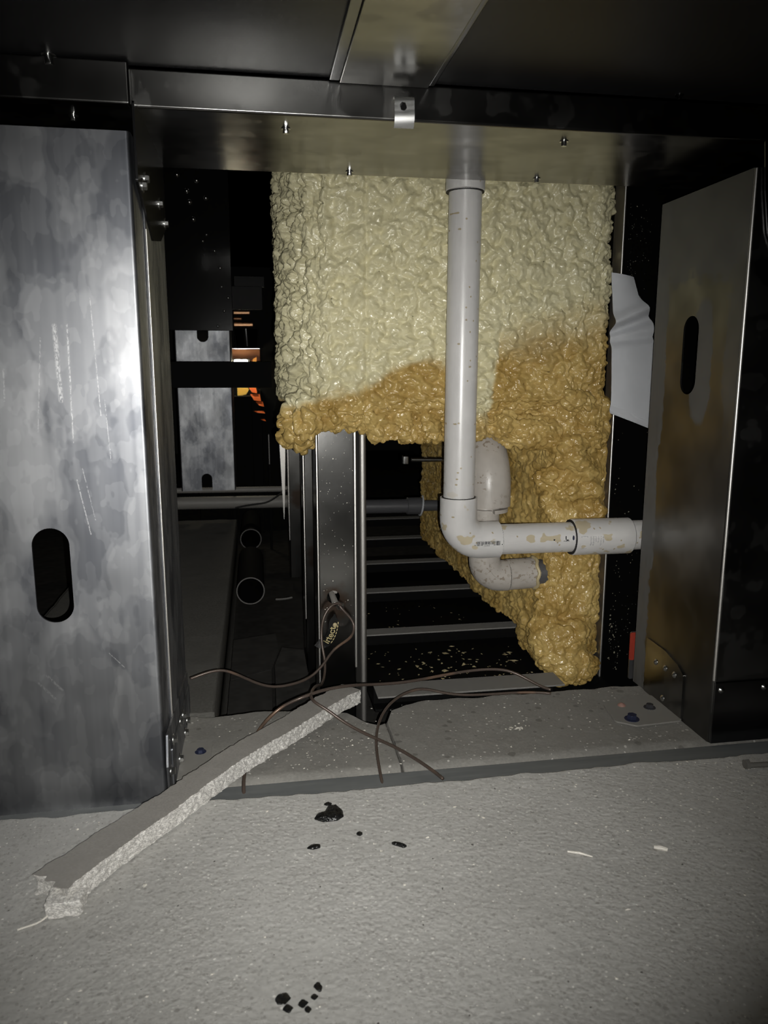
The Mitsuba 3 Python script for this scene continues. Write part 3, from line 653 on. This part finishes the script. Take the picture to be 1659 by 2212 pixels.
bl = obj("cable_lug", cat(tube([(0.1415, 1.548, 0.149), (0.1455, 1.528, 0.139), (0.1495, 1.513, 0.128)], [0.0050, 0.0064, 0.0070], 14), rbox((0.138, 1.535, 0.142), (0.156, 1.539, 0.152), 0.001)), M["lug"], pm)
obj("lug_screw", stand(rivet_mesh(0.0052), [0.1495, 1.5125, 0.127], [0.2, -1, -0.5]), M["bolt_steel"], bl)
obj("clamp", cat(stand(bolt_mesh(0.0058, 0.010), [0.1605, 1.527, 0.118], [0.3, -1, -0.3]), tube([(0.150, 1.522, 0.128), (0.158, 1.520, 0.127), (0.166, 1.522, 0.121)], 0.0022, 8, 12)), M["bolt_steel"], pm)
post(0.1150, 1.960, "second post from the front in the row behind the tagged post, only its edge lit")
post(0.1150, 2.930, "third post in the row behind the tagged post, a thin lit edge")
one("lit_flange_part", plate([(.0915, .393), (.1200, .365), (.1190, .25), (.1140, .08), (.1075, -.062), (.1035, .05)], 1, 3.30, 0.004, r=0.001), M["edge_steel"], "lit part of a far post flange below the foam, its taper imitating shade", "post flange")  # only the lit part of the flange; its tapering outline stands for shade
rod = thing("thin_rod", "hair-thin pale rod upright below the glowing orange hose", "rod")
obj("foot", rb((0.050, 3.598, -0.24), (0.0615, 3.608, 0.166), 0.002), M["abs"], rod)
obj("bare_end", rb((0.053, 3.60, 0.165), (0.0585, 3.606, 0.305), 0.002), M["dull_edge"], rod)

# ---------------------------------------------------------------- hanging tag
tg = thing("cable_tag", "narrow black tag with cream lettering hanging on the wire at the post", "tag")
n_ = 24
cen = np.array([(0.1480, 1.516, 0.104), (0.1462, 1.510, 0.092), (0.1440, 1.508, 0.078), (0.1405, 1.510, 0.064), (0.1340, 1.514, 0.050), (0.1255, 1.518, 0.040), (0.1110, 1.520, 0.044)])
from scipy.interpolate import CubicSpline
ss = np.r_[0, np.cumsum(np.linalg.norm(np.diff(cen, axis=0), axis=1))]; cs = CubicSpline(ss, cen)
Lt = ss[-1]
def on_tag(u, w, off):
    c = cs(np.clip(u, 0, Lt)); tv = cs(np.clip(u, 0, Lt), 1); tv /= np.linalg.norm(tv, axis=-1, keepdims=True)
    side = np.cross(tv, [0.25, -1.0, 0.1]); side /= np.linalg.norm(side, axis=-1, keepdims=True)
    nn = np.cross(side, tv); nn /= np.linalg.norm(nn, axis=-1, keepdims=True)
    return c + side * np.asarray(w)[..., None] + nn * np.asarray(off)[..., None]
us = np.linspace(0, Lt, n_); half = 0.0105 * np.clip(np.minimum(us / 0.014, 1.0), 0.2, 1) * np.where(us > Lt - 0.018, 0.8, 1)
Lf, Rt = on_tag(us, -half, 0 * us), on_tag(us, half, 0 * us)
th = 0.0005 * np.array([0.2, -0.95, 0.1])
v = np.vstack([Lf, Rt, Lf - th, Rt - th]); F_ = []
for q in range(n_ - 1):
    for a_, b_ in ((0, n_), (3 * n_, 2 * n_), (n_, 3 * n_), (2 * n_, 0)):
        F_ += [[a_ + q, b_ + q, b_ + q + 1], [a_ + q, b_ + q + 1, a_ + q + 1]]
obj("strip", trimesh.Trimesh(v, np.array(F_), process=False), M["tag_black"], tg, 60)
txt = meshkit.text_mesh("irtect", 0.0122, 0.0004, True)
def letter(mesh, u0, w0, flip=True):
    mesh = mesh.subdivide(); q = np.array(mesh.vertices)
    return trimesh.Trimesh(on_tag(u0 - q[:, 0], q[:, 1] + w0, 0.0004 + q[:, 2]), mesh.faces, process=False)
TAGTXT = letter(txt, 0.067, -0.0048)
obj("lettering", TAGTXT, M["tan_paint"], tg, False, label="cream letters running up the tag")
dash = cat(*[trimesh.creation.box(bounds=[[0.007 * q, -0.0098, 0], [0.007 * q + 0.0048, -0.0078, 0.0004]]) for q in range(7)])
obj("border", letter(dash, 0.062, 0.0), M["tan_paint"], tg, False)
obj("foam_blob", tm(m3.Manifold.sphere(0.0046, 16).scale([1, 0.5, 1.15]).translate([0.1475, 1.5075, 0.0835])), M["foam_chip"], tg)

# ---------------------------------------------------------------- wires
W1 = [(0.158, 1.515, 0.123), (0.175, 1.51, 0.102), (0.186, 1.505, 0.081), (0.181, 1.495, 0.065), (0.162, 1.48, 0.055), (0.14, 1.47, 0.043), (0.12, 1.455, 0.024), (0.091, 1.44, 0.003), (0.053, 1.42, -0.002), (0.017, 1.41, 0.0), (-0.022, 1.4, 0.018), (-0.051, 1.39, 0.038), (-0.076, 1.385, 0.049), (-0.101, 1.38, 0.049), (-0.133, 1.375, 0.041)]
W2 = [(0.162, 1.51, 0.126), (0.146, 1.505, 0.129), (0.131, 1.5, 0.117), (0.121, 1.495, 0.095), (0.118, 1.49, 0.07), (0.119, 1.48, 0.046), (0.122, 1.47, 0.025), (0.121, 1.455, 0.008), (0.113, 1.42, -0.002), (0.100, 1.36, 0.018), (0.082, 1.286, 0.034), (0.085, 1.257, 0.033), (0.105, 1.245, 0.022), (0.132, 1.233, 0.004), (0.168, 1.208, -0.01), (0.202, 1.168, -0.012), (0.23, 1.113, -0.008), (0.246, 1.07, -0.004), (0.258, 1.024, 0.002)]
W3 = [(-0.034, 1.069, -0.027), (-0.035, 1.092, -0.018), (-0.032, 1.135, -0.014), (-0.022, 1.21, -0.012), (-0.0, 1.263, -0.002), (0.027, 1.278, 0.015), (0.063, 1.277, 0.032), (0.106, 1.295, 0.036), (0.149, 1.311, 0.034), (0.196, 1.343, 0.02), (0.253, 1.361, 0.012), (0.31, 1.377, 0.01), (0.38, 1.396, 0.01), (0.447, 1.397, 0.012), (0.483, 1.391, 0.008), (0.517, 1.374, -0.005), (0.553, 1.344, -0.016)]
W4 = [(0.174, 1.063, -0.026), (0.175, 1.099, -0.018), (0.178, 1.145, -0.014), (0.185, 1.197, -0.013), (0.202, 1.257, -0.008), (0.229, 1.301, 0.0), (0.265, 1.33, 0.005), (0.296, 1.342, 0.004), (0.339, 1.341, -0.006), (0.393, 1.339, -0.013), (0.467, 1.34, -0.015), (0.547, 1.327, -0.016)]
for pts, r, label in ((W1, 0.0027, "brown wire sagging from the post clamp across the dark pit to the left column"), (W2, 0.0027, "brown wire looping down past the black tag and ending in bare copper at the slab"),
                      (W3, 0.0029, "longest brown wire, crossing over the foam strip and on above the joist to the right"), (W4, 0.0025, "thin brown wire curving up from the joint between the curbs to the right")):
    one("ground_wire", tube(pts, r, 10, 160), M["wire"], label, "wire", smooth=True)

# ---------------------------------------------------------------- polystyrene strip, its offcut
ctr = np.array([(-0.246, .834), (-0.206, .890), (-0.170, .937), (-0.125, .994), (-0.041, 1.116), (.030, 1.199), (.115, 1.304), (.162, 1.352)])
sl = np.r_[0, np.cumsum(np.linalg.norm(np.diff(ctr, axis=0), axis=1))]; cc = CubicSpline(sl, ctr)
nt = 420; tt = np.linspace(0, sl[-1], nt)
Cn = cc(tt); Tn = cc(tt, 1); Tn /= np.linalg.norm(Tn, axis=1, keepdims=True); Sn = np.c_[Tn[:, 1], -Tn[:, 0]]
wd = np.interp(tt, [0, 0.1, 0.25, sl[-1]], [0.056, 0.048, 0.042, 0.044])
zb = np.interp(Cn[:, 1], [0.80, 1.02, 1.36], [0.0035, 0.0025, -0.012]); hh = 0.0255
def rim(nw, ns):
    pts = [(u, 1.0) for u in np.linspace(-0.5, 0.5, nw)] + [(0.5, z) for z in np.linspace(1, 0, ns)[1:]] + [(u, 0.0) for u in np.linspace(0.5, -0.5, nw)[1:]] + [(-0.5, z) for z in np.linspace(0, 1, ns)[1:-1]]
    return np.array(pts)
rm = rim(14, 12); nr = len(rm)
V = np.zeros((nt, nr, 3))
V[..., :2] = Cn[:, None] + Sn[:, None] * (rm[None, :, :1] * wd[:, None, None])
V[..., 2] = zb[:, None] + rm[None, :, 1] * hh
V = V.reshape(-1, 3)
side_w = (np.abs(np.tile(rm[:, 0], nt)) > 0.49)
g_ = meshkit.noise(V * 260, 5) - 0.5; g2 = meshkit.fbm(V * 70, 2, 6) - 0.5
out = np.repeat(Sn, nr, 0) * np.sign(np.tile(rm[:, 0], nt))[:, None]
V[:, :2] += out * (np.where(side_w, 0.0036 * g_ + 0.0045 * g2, 0.0))[:, None]
V[:, 2] += np.where(np.tile(rm[:, 1], nt) > 0.99, 0.0012 * g2, 0.0)
rag = (meshkit.fbm(np.c_[np.tile(rm * [30, 12], (1, 1)), np.zeros(nr)] * 0.35, 3, 12) - 0.5) * 0.022
e0 = np.clip(1 - tt / 0.03, 0, 1)[:, None] * rag[None]
V[:, :2] += np.repeat(Tn, nr, 0) * e0.reshape(-1, 1)
V = np.vstack([V, V[:nr].mean(0) + np.r_[Tn[0] * 0.006, 0], V[-nr:].mean(0)])
i, j = np.meshgrid(np.arange(nt - 1), np.arange(nr), indexing="ij")
q = np.stack([i * nr + j, i * nr + (j + 1) % nr, (i + 1) * nr + (j + 1) % nr, (i + 1) * nr + j], -1)
top_q = q[:, :13].reshape(-1, 4); rest_q = q[:, 13:].reshape(-1, 4)
tri = lambda q: np.vstack([q[:, [0, 1, 2]], q[:, [0, 2, 3]]])
kk = np.arange(nr)
caps = np.vstack([np.c_[np.full(nr, nt * nr), (kk + 1) % nr, kk], np.c_[np.full(nr, nt * nr + 1), (nt - 1) * nr + kk, (nt - 1) * nr + (kk + 1) % nr]])
whole = trimesh.Trimesh(V, np.vstack([tri(top_q), tri(rest_q), caps]), process=False)
sign = -1 if whole.volume < 0 else 1
def sub(f): 
    m_ = trimesh.Trimesh(V, f[:, ::sign], process=False); m_.remove_unreferenced_vertices(); return m_
st = thing("foam_strip", "long narrow strip of packing foam lying from the slab across the curb to the post", "foam strip")
obj("core", sub(np.vstack([tri(rest_q), caps])), M["grain"], st, 40, label="torn bright granular sides")
obj("top_skin", sub(tri(top_q)), M["skin"], st, True, label="smooth dark grey top skin")
bm = man(rb((-0.247, 0.806, 0.0), (-0.208, 0.842, 0.019), 0.002)).refine_to_length(0.0025)
ob = tm(bm); ob.vertices = np.array(ob.vertices) + np.array(ob.vertex_normals) * (0.004 * (meshkit.noise(np.array(ob.vertices) * 240, 9) - 0.5))[:, None]
ob.vertices = np.array(ob.vertices) + [0, 0, 0.001]
one("foam_offcut", ob, M["grain"], "crumbly block of torn foam lying under the near end of the foam strip", "foam offcut", smooth=40)
one("fibre", tube([(-0.243, 0.809, 0.006), (-0.250, 0.802, 0.003), (-0.262, 0.797, 0.002), (-0.272, 0.793, 0.002)], 0.0011, 6, 14), M["chip"], "pale loose fibre on the slab beside the foam offcut", "fibre")

# ---------------------------------------------------------------- hanging plastic sheet, black panel and edge strip
nu, nv = 36, 60
outl = np.array([(.700, .788), (.704, .70), (.701, .652), (.703, .58), (.7045, .513)]); outr = np.array([(.747, .780), (.757, .745), (.790, .698), (.797, .60), (.795, .480)])
zq = np.linspace(0, 1, nv)
Lx = np.c_[np.interp(zq, np.linspace(0, 1, 5), outl[:, 0]), np.interp(zq, np.linspace(0, 1, 5), outl[:, 1])]
Rx = np.c_[np.interp(zq, [0, .12, .28, .6, 1], outr[:, 0]), np.interp(zq, [0, .12, .28, .6, 1], outr[:, 1])]
uq = np.linspace(0, 1, nu)
XZ = Lx[:, None] * (1 - uq[None, :, None]) + Rx[:, None] * uq[None, :, None]
X, Z = XZ[..., 0], XZ[..., 1]
Y = 1.462 + 0.02 * (1 - zq[:, None]) ** 2 - 0.006 * np.sin(uq * 3.0)[None] + 0.013 * np.exp(-((Z - .672 - 0.35 * (X - .70)) / .010) ** 2) - 0.014 * np.exp(-((Z - .690 - 0.45 * (X - .70)) / .012) ** 2) + 0.008 * np.exp(-((Z - .655 - 0.1 * (X - .70)) / .008) ** 2) \
    + 0.006 * np.exp(-((Z - .512 + 0.5 * (X - .72)) / .008) ** 2) + 0.003 * (meshkit.fbm(np.stack([X * 30, Z * 30, 0 * X], -1), 2, 3) - 0.5)
v = np.stack([X, Y, Z], -1).reshape(-1, 3); v = np.vstack([v, v + [0, 0.0008, 0]])
idx = np.arange(nu * nv).reshape(nv, nu)
q = np.stack([idx[:-1, :-1], idx[1:, :-1], idx[1:, 1:], idx[:-1, 1:]], -1).reshape(-1, 4)
rim_ = np.r_[idx[:, 0], idx[-1, 1:], idx[-2::-1, -1], idx[0, -2:0:-1]]; r2 = np.roll(rim_, -1); o = nu * nv
sheet = trimesh.Trimesh(v, np.vstack([tri(q), tri(q[:, ::-1] + o), tri(np.stack([r2, rim_, rim_ + o, r2 + o], -1))]), process=False)
one("plastic_sheet", sheet, M["plastic"], "creased pale grey plastic sheet hanging between the foam and the right column", "plastic sheet", smooth=40)
pn = thing("black_panel", "black sheet panel dotted with foam spray between the foam leg and the right column", "panel")
obj("sheet", rb((0.741, 1.522, -0.24), (1.35, 1.526, 1.20), 0.001), M["black_gloss"], pn)
obj("edge_strip", cat(tube([(0.7385, 1.5195, -0.20), (0.7385, 1.5195, 1.10)], 0.0027, 16), rbox((0.7365, 1.520, -0.20), (0.7395, 1.560, 1.10), 0.001)), M["edge_steel"], pn, label="thin bright folded edge")
pts, sz = [], []
for (xa, xb, za, zb2, n0, s0) in ((.752, .80, .72, .93, 90, .0007), (.752, .83, .28, .48, 18, .0011), (.757, .82, -.06, .24, 70, .0009), (.757, .785, -.06, .08, 36, .0016)):
    for _ in range(n0):
        pts.append((xa + (xb - xa) * rng.random() ** 1.6, 1.5215, rng.uniform(za, zb2))); sz.append(s0 * rng.uniform(0.4, 1.2))
cm = crumbs(np.zeros((len(pts), 3)), sz); vv = np.array(cm.vertices); cm.vertices = np.c_[vv[:, 0], vv[:, 2], vv[:, 1]] + np.repeat(np.array(pts), 6, 0)
obj("spray_dots", cm, M["dust"], pn, False, kind="stuff", label="fine dots of sprayed foam")

# dark hanging plate at the upper left with rows of rivets
hp = thing("rivet_plate", "black plate in the upper left gap, seen only by its glinting rivets", "plate")
obj("sheet", rb((-1.205, 1.90, 0.69), (-0.047, 1.905, 1.15), 0.001), M["black_gloss"], hp)
for (x, z) in ((-.160, 1.033), (-.128, .938), (-.109, .891), (-.140, .999), (-.117, 1.022), (-.056, .765), (-.070, .790), (-.083, .870), (-.135, .975), (-.098, .985), (-.066, .735), (-.10, .905), (-.082, .690 + .01), (-.072, .832)):
    obj("rivet", stand(rivet_mesh(0.0055 if z > 0.93 else 0.0032), [x, 1.8995, z], [0.05, -1, -0.12]), M["bright_steel"], hp)

# ---------------------------------------------------------------- pit: pavers, chips on the black floor
for (poly, z, label) in (([(-.085, 1.40), (.016, 1.40), (.022, 1.895), (-.085, 1.84)], -.160, "dark paving block at the bottom of the left pit, beside the concrete strip"), ([(.021, 1.40), (.112, 1.40), (.112, 2.0), (.050, 2.03), (.027, 1.90)], -.150, "dark paving block at the bottom of the left pit, next to the post"),
                         ([(-.085, 1.86), (.022, 1.915), (.045, 2.05), (.040, 2.20), (-.085, 2.16)], -.168, "dark broken paving block lying behind the two nearer ones in the pit")):
    m = extrude(Polygon(poly).buffer(-0.004).buffer(0.002), 0.06); m.apply_translation([0, 0, z - 0.06]); one("paving_block", m, M["paver"], label, "paving block")
one("wire_scrap", tube([(.045, 2.35, -.11), (.07, 2.34, -.107), (.095, 2.33, -.100)], 0.003, 6, 10), M["joist"], "short grey scrap lying in the pit right of the nearer ring", "scrap")
one("liner_sheet", rb((0.219, 1.43, -0.078), (0.74, 2.70, -0.072), 0.001), M["liner"], "black liner sheet on the pit floor between the joists", "liner")
pts = np.c_[0.24 + 0.36 * rng.random(150) ** 0.75, 1.48 + 0.27 * rng.random(150), np.full(150, -0.070)]
pts = np.vstack([pts, np.c_[0.28 + 0.3 * rng.random(40), 1.80 + 0.30 * rng.random(40), np.full(40, -0.070)]])
one("foam_chips", crumbs(pts, np.r_[0.0014 + 0.0034 * rng.random(150) ** 3, 0.001 + 0.0018 * rng.random(40) ** 2], 0.4, 2.6), M["foam_chip"], "loose chips of foam strewn on the black liner between the joists", "foam chips", smooth=False, kind="stuff")
for k_, (x, y, s0) in enumerate(((0.405, 1.60, .0075), (0.475, 1.70, .0068), (0.43, 1.705, .0062), (0.250, 1.545, .0060), (0.455, 1.63, .0058))):
    one("foam_flake", crumbs(np.array([[x, y, -0.069]]), [s0], 0.4, 1.5), M["foam_chip"], ["largest tan foam flake in the middle of the black liner", "foam flake on the liner just below the second joist, right of centre", "foam flake on the liner below the second joist, left of its neighbour", "foam flake on the liner nearest the post", "foam flake on the liner, right of the largest one"][k_], "foam flake", smooth=False)

# ---------------------------------------------------------------- things lying on the slab and curb
def blob(name, pts, zt, label, cat_, m="tar"):
    poly = Polygon(pts).buffer(0.003, quad_segs=6).buffer(-0.001)
    s_ = man(extrude(poly, 0.002)).translate([0, 0, -0.001]).refine_to_length(0.003); b = tm(s_)
    vv = np.array(b.vertices); bd = np.array([poly.exterior.distance(Point(x_, y_)) for x_, y_ in vv[:, :2]])
    vv[:, 2] = np.where(vv[:, 2] > 0, zt * np.sqrt(np.clip(bd / 0.008, 0, 1)) * (0.7 + 0.6 * meshkit.noise(vv * 300, 3)) + 0.001, -0.002)
    b.vertices = vv; return one(name, b, M[m], label, cat_, smooth=50)
blob("tar_lump", [(.064, .953), (.068, .962), (.078, .964), (.084, .978), (.094, .978), (.100, .966), (.100, .954), (.092, .947), (.074, .946)], .005, "largest shiny black tar lump on the slab near its lip", "tar")
blob("tar_lump", [(.080, .986), (.084, .989), (.087, .986), (.083, .984)], .002, "tiny black tar dot just behind the largest lump", "tar")
blob("tar_lump", [(.050, .889), (.055, .894), (.063, .893), (.063, .889), (.055, .887)], .003, "small black tar lump on the slab in front of the largest one", "tar")
blob("tar_lump", [(.116, .910), (.118, .912), (.120, .910), (.118, .908)], .0015, "black dot on the slab right of the small tar lump", "tar")
blob("tar_lump", [(.158, .882), (.163, .878), (.170, .873), (.172, .874), (.164, .881)], .003, "black sliver on the slab, farthest right of the tar bits", "tar")
for pts, label in (([(.003, .654), (.006, .659), (.012, .659), (.015, .653), (.010, .648), (.005, .649)], "largest of the tar drops at the bottom edge of the photo"), ([(.010, .641), (.013, .645), (.017, .641), (.014, .637)], "tar drop just below the largest one at the bottom edge"),
                   ([(.024, .644), (.028, .649), (.032, .645), (.028, .640)], "tar drop right of the largest one at the bottom edge"), ([(.030, .637), (.032, .640), (.034, .637), (.032, .634)], "lowest right of the tar drops at the bottom edge"),
                   ([(.041, .664), (.044, .667), (.046, .662), (.045, .658)], "topmost tar drop at the bottom edge of the photo"), ([(.037, .651), (.039, .653), (.041, .651), (.039, .649)], "smallest tar drop, right of the others at the bottom edge")):
    blob("tar_drop", pts, .0012, label, "tar drop")
one("wood_sliver", tube([(.371, .826, .0025), (.385, .820, .0028), (.398, .811, .0022)], [.0012, .0018, .0008], 6), M["chip"], "thin pale wood sliver lying on the right half of the slab", "sliver")
one("foam_peg", tube([(.483, .816, .003), (.490, .812, .0036), (.497, .808, .003)], [.0022, .0030, .0024], 8), M["chip"], "short pale peg lying on the slab right of the wood sliver", "peg")
bo = thing("loose_bolt", "long dark bolt lying on the slab at the right edge of the photo", "bolt")
obj("head", stand(bolt_mesh(0.008, 0.006, False), [0.727, 0.980, 0.007], [-1, 0.04, 0]), M["dull_bolt"], bo)
obj("shank", tube([(0.727, .980, .005), (0.82, .975, .004)], 0.004, 12), M["dull_bolt"], bo)
def scatter(n0, x0, x1, y0, y1, z): return np.c_[rng.uniform(x0, x1, n0), rng.uniform(y0, y1, n0), np.full(n0, z)]
pts = np.vstack([scatter(300, -0.45, 0.80, 0.58, 1.015, 0.0008), scatter(160, 0.2, 0.75, 0.85, 1.015, 0.0008)])
one("grit", crumbs(pts, 0.0006 + 0.0016 * rng.random(len(pts)) ** 4, 0.5), M["chip"], "pale grit scattered over the front slab", "grit", smooth=False, kind="stuff")
pts = scatter(120, -0.45, 0.80, 0.58, 1.015, 0.0006)
one("grit", crumbs(pts, 0.0005 + 0.0012 * rng.random(len(pts)) ** 3, 0.4), M["dark_grit"], "dark grit scattered over the front slab", "grit", smooth=False, kind="stuff")
pts = np.vstack([scatter(120, -0.10, 0.70, 1.11, 1.33, -0.0190), np.c_[rng.normal(.10, .05, 90), rng.normal(1.19, .035, 90), np.full(90, -0.0190)]])
one("grit", crumbs(pts, 0.0006 + 0.0014 * rng.random(len(pts)) ** 2.5, 0.5), M["chip"], "pale crumbs scattered on the concrete curb behind the slab", "grit", smooth=False, kind="stuff")
one("plaster_smear", crumbs(np.c_[rng.normal(.435, .010, 22), 1.205 - 0.4 * rng.normal(0, .012, 22), np.full(22, -0.0190)], 0.0012 + 0.002 * rng.random(22), 0.3, 2.0), M["chip"], "small white smear of flakes in the middle of the right curb", "smear", smooth=False, kind="stuff")

# ---------------------------------------------------------------- the lit corner far behind: work lamp and orange tarpaulin
wl = thing("work_lamp", "bright white work lamp shining far behind, beside the far column", "lamp")
scene[f"{wl}__tube"] = {**mikit.ply(rb((-0.098, 3.90, 0.621), (-0.031, 3.93, 0.648), 0.006), M["chip"], smooth=40), "emitter": {"type": "area", "radiance": rgb(140, 126, 90)}}
obj("stand", rb((-0.130, 3.932, -0.24), (-0.112, 3.95, 0.652), 0.002), M["black_paint"], wl)
obj("housing", rb((-0.125, 3.932, 0.615), (-0.020, 3.95, 0.652), 0.003), M["black_paint"], wl)
def fold(pts, dz, th, m, label, cat_, name, group=None):
    n0 = len(pts); p0 = np.array(pts, float); v_ = np.vstack([p0, p0 + [0, 0, dz], p0 + [0, th, 0], p0 + [0, th, dz]]); F2 = []
    for q in range(n0 - 1):
        for a_, b_ in ((0, n0), (3 * n0, 2 * n0), (n0, 3 * n0), (2 * n0, 0)):
            F2 += [[a_ + q, a_ + q + 1, b_ + q + 1], [a_ + q, b_ + q + 1, b_ + q]]
    for q in (0, n0 - 1):
        F2 += [[q, q + n0, q + 3 * n0], [q, q + 3 * n0, q + 2 * n0]]
    m_ = trimesh.Trimesh(v_, np.array(F2), process=False)
    return one(name, m_, M[m], label, cat_, group, smooth=False)
hose = thing("orange_duct", "ribbed orange hose glowing in the lamp light far behind", "hose")
for k_, (x0, x1, z0, z1) in enumerate(((-.036, .010, .486, .516), (-.026, .028, .447, .478), (.000, .042, .420, .440), (-.010, .046, .385, .393), (.02, .05, .345, .352))):
    obj("rib", tm(hull([(x0, 3.97, z1), (x1 - .006, 3.97, z1), (x0 + .02, 3.96, z0), (x1, 3.96, z0 - .004), (x0, 4.0, z1), (x1 - .006, 4.0, z1), (x0 + .02, 4.0, z0), (x1, 4.0, z0 - .004)])), M["orange"], hose, False)
obj("shelf", rb((-0.105, 3.875, 0.462), (-0.02, 4.032, 0.471), 0.002), M["black_paint"], hose)
obj("core", rb((-0.02, 3.985, -0.24), (0.03, 4.030, 0.50), 0.004), M["black_paint"], hose)
one("orange_flap", tm(hull([(-.028, 3.95, .624), (.012, 3.95, .626), (.012, 3.95, .662), (-.006, 3.95, .652), (-.028, 3.97, .624), (.012, 3.97, .626), (.012, 3.97, .662), (-.006, 3.97, .652)])), M["orange"], "bright orange scrap right beside the far work lamp", "scrap", smooth=False)
one("yellow_carton", tm(hull([(-.088, 3.965, .520), (-.044, 3.965, .520), (-.030, 3.965, .500), (-.046, 3.965, .476), (-.088, 3.965, .470), (-.088, 4.00, .520), (-.044, 4.00, .520), (-.030, 4.00, .500), (-.046, 4.00, .476), (-.088, 4.00, .470)])) if False else cat(hull([(-.088, 3.965, .520), (-.044, 3.965, .520), (-.030, 3.965, .500), (-.046, 3.965, .476), (-.088, 3.965, .470), (-.088, 4.00, .520), (-.044, 4.00, .520), (-.030, 4.00, .500), (-.046, 4.00, .476), (-.088, 4.00, .470)]), rbox((-.086, 3.975, .470), (-.060, 4.00, .476), 0.001)), M["yellow"], "small yellow lit carton just under the black rail far behind", "carton", smooth=False)
rk = thing("pipe_rack", "copper-coloured bars of a rack above the far work lamp", "rack")
for (xa, xb, za, zb_) in ((-0.096, -0.012, 0.862, 0.882), (-0.096, 0.002, 0.804, 0.826), (-0.096, -0.052, 0.836, 0.850)):
    obj("bar", tm(rbox((xa, 3.92, za), (xb, 3.94, zb_), 0.006)), M["bar_copper"], rk)
obj("upright", rb((-0.108, 3.935, 0.705), (-0.0925, 4.018, 0.90), 0.002), M["black_paint"], rk)
one("storage_tub", lathe([(0, 0), (0.040, 0), (0.050, 0.006), (0.056, 0.09), (0, 0.09)], [-0.034, 3.96, 0.705], [0, 0, 1], 24), M["black_gloss"], "black tub standing above the lit far lamp", "tub")
bb = thing("back_board", "dark upright board behind the far work lamp, its lower strip brown", "board")
obj("board", rb((-0.30, 4.034, -0.24), (0.20, 4.05, 1.10), 0.002), M["black_paint"], bb)
obj("strip", rb((-0.14, 4.02, 0.640), (0.03, 4.034, 0.700), 0.002), M["rust"], bb)
one("tub_shelf", rb((-0.14, 3.90, 0.697), (0.03, 4.03, 0.704), 0.002), M["bright_steel"], "thin steel shelf under the black tub far behind", "shelf")
one("cover_plate", cat(rbox((-0.072, 3.285, 0.930), (0.05, 3.31, 0.972), 0.002), rbox((-1.205, 3.28, 0.84), (0.04, 3.29, 0.932), 0.002)), M["dim"], "dim dark cover plates high in the gap above the far lamp", "plate")
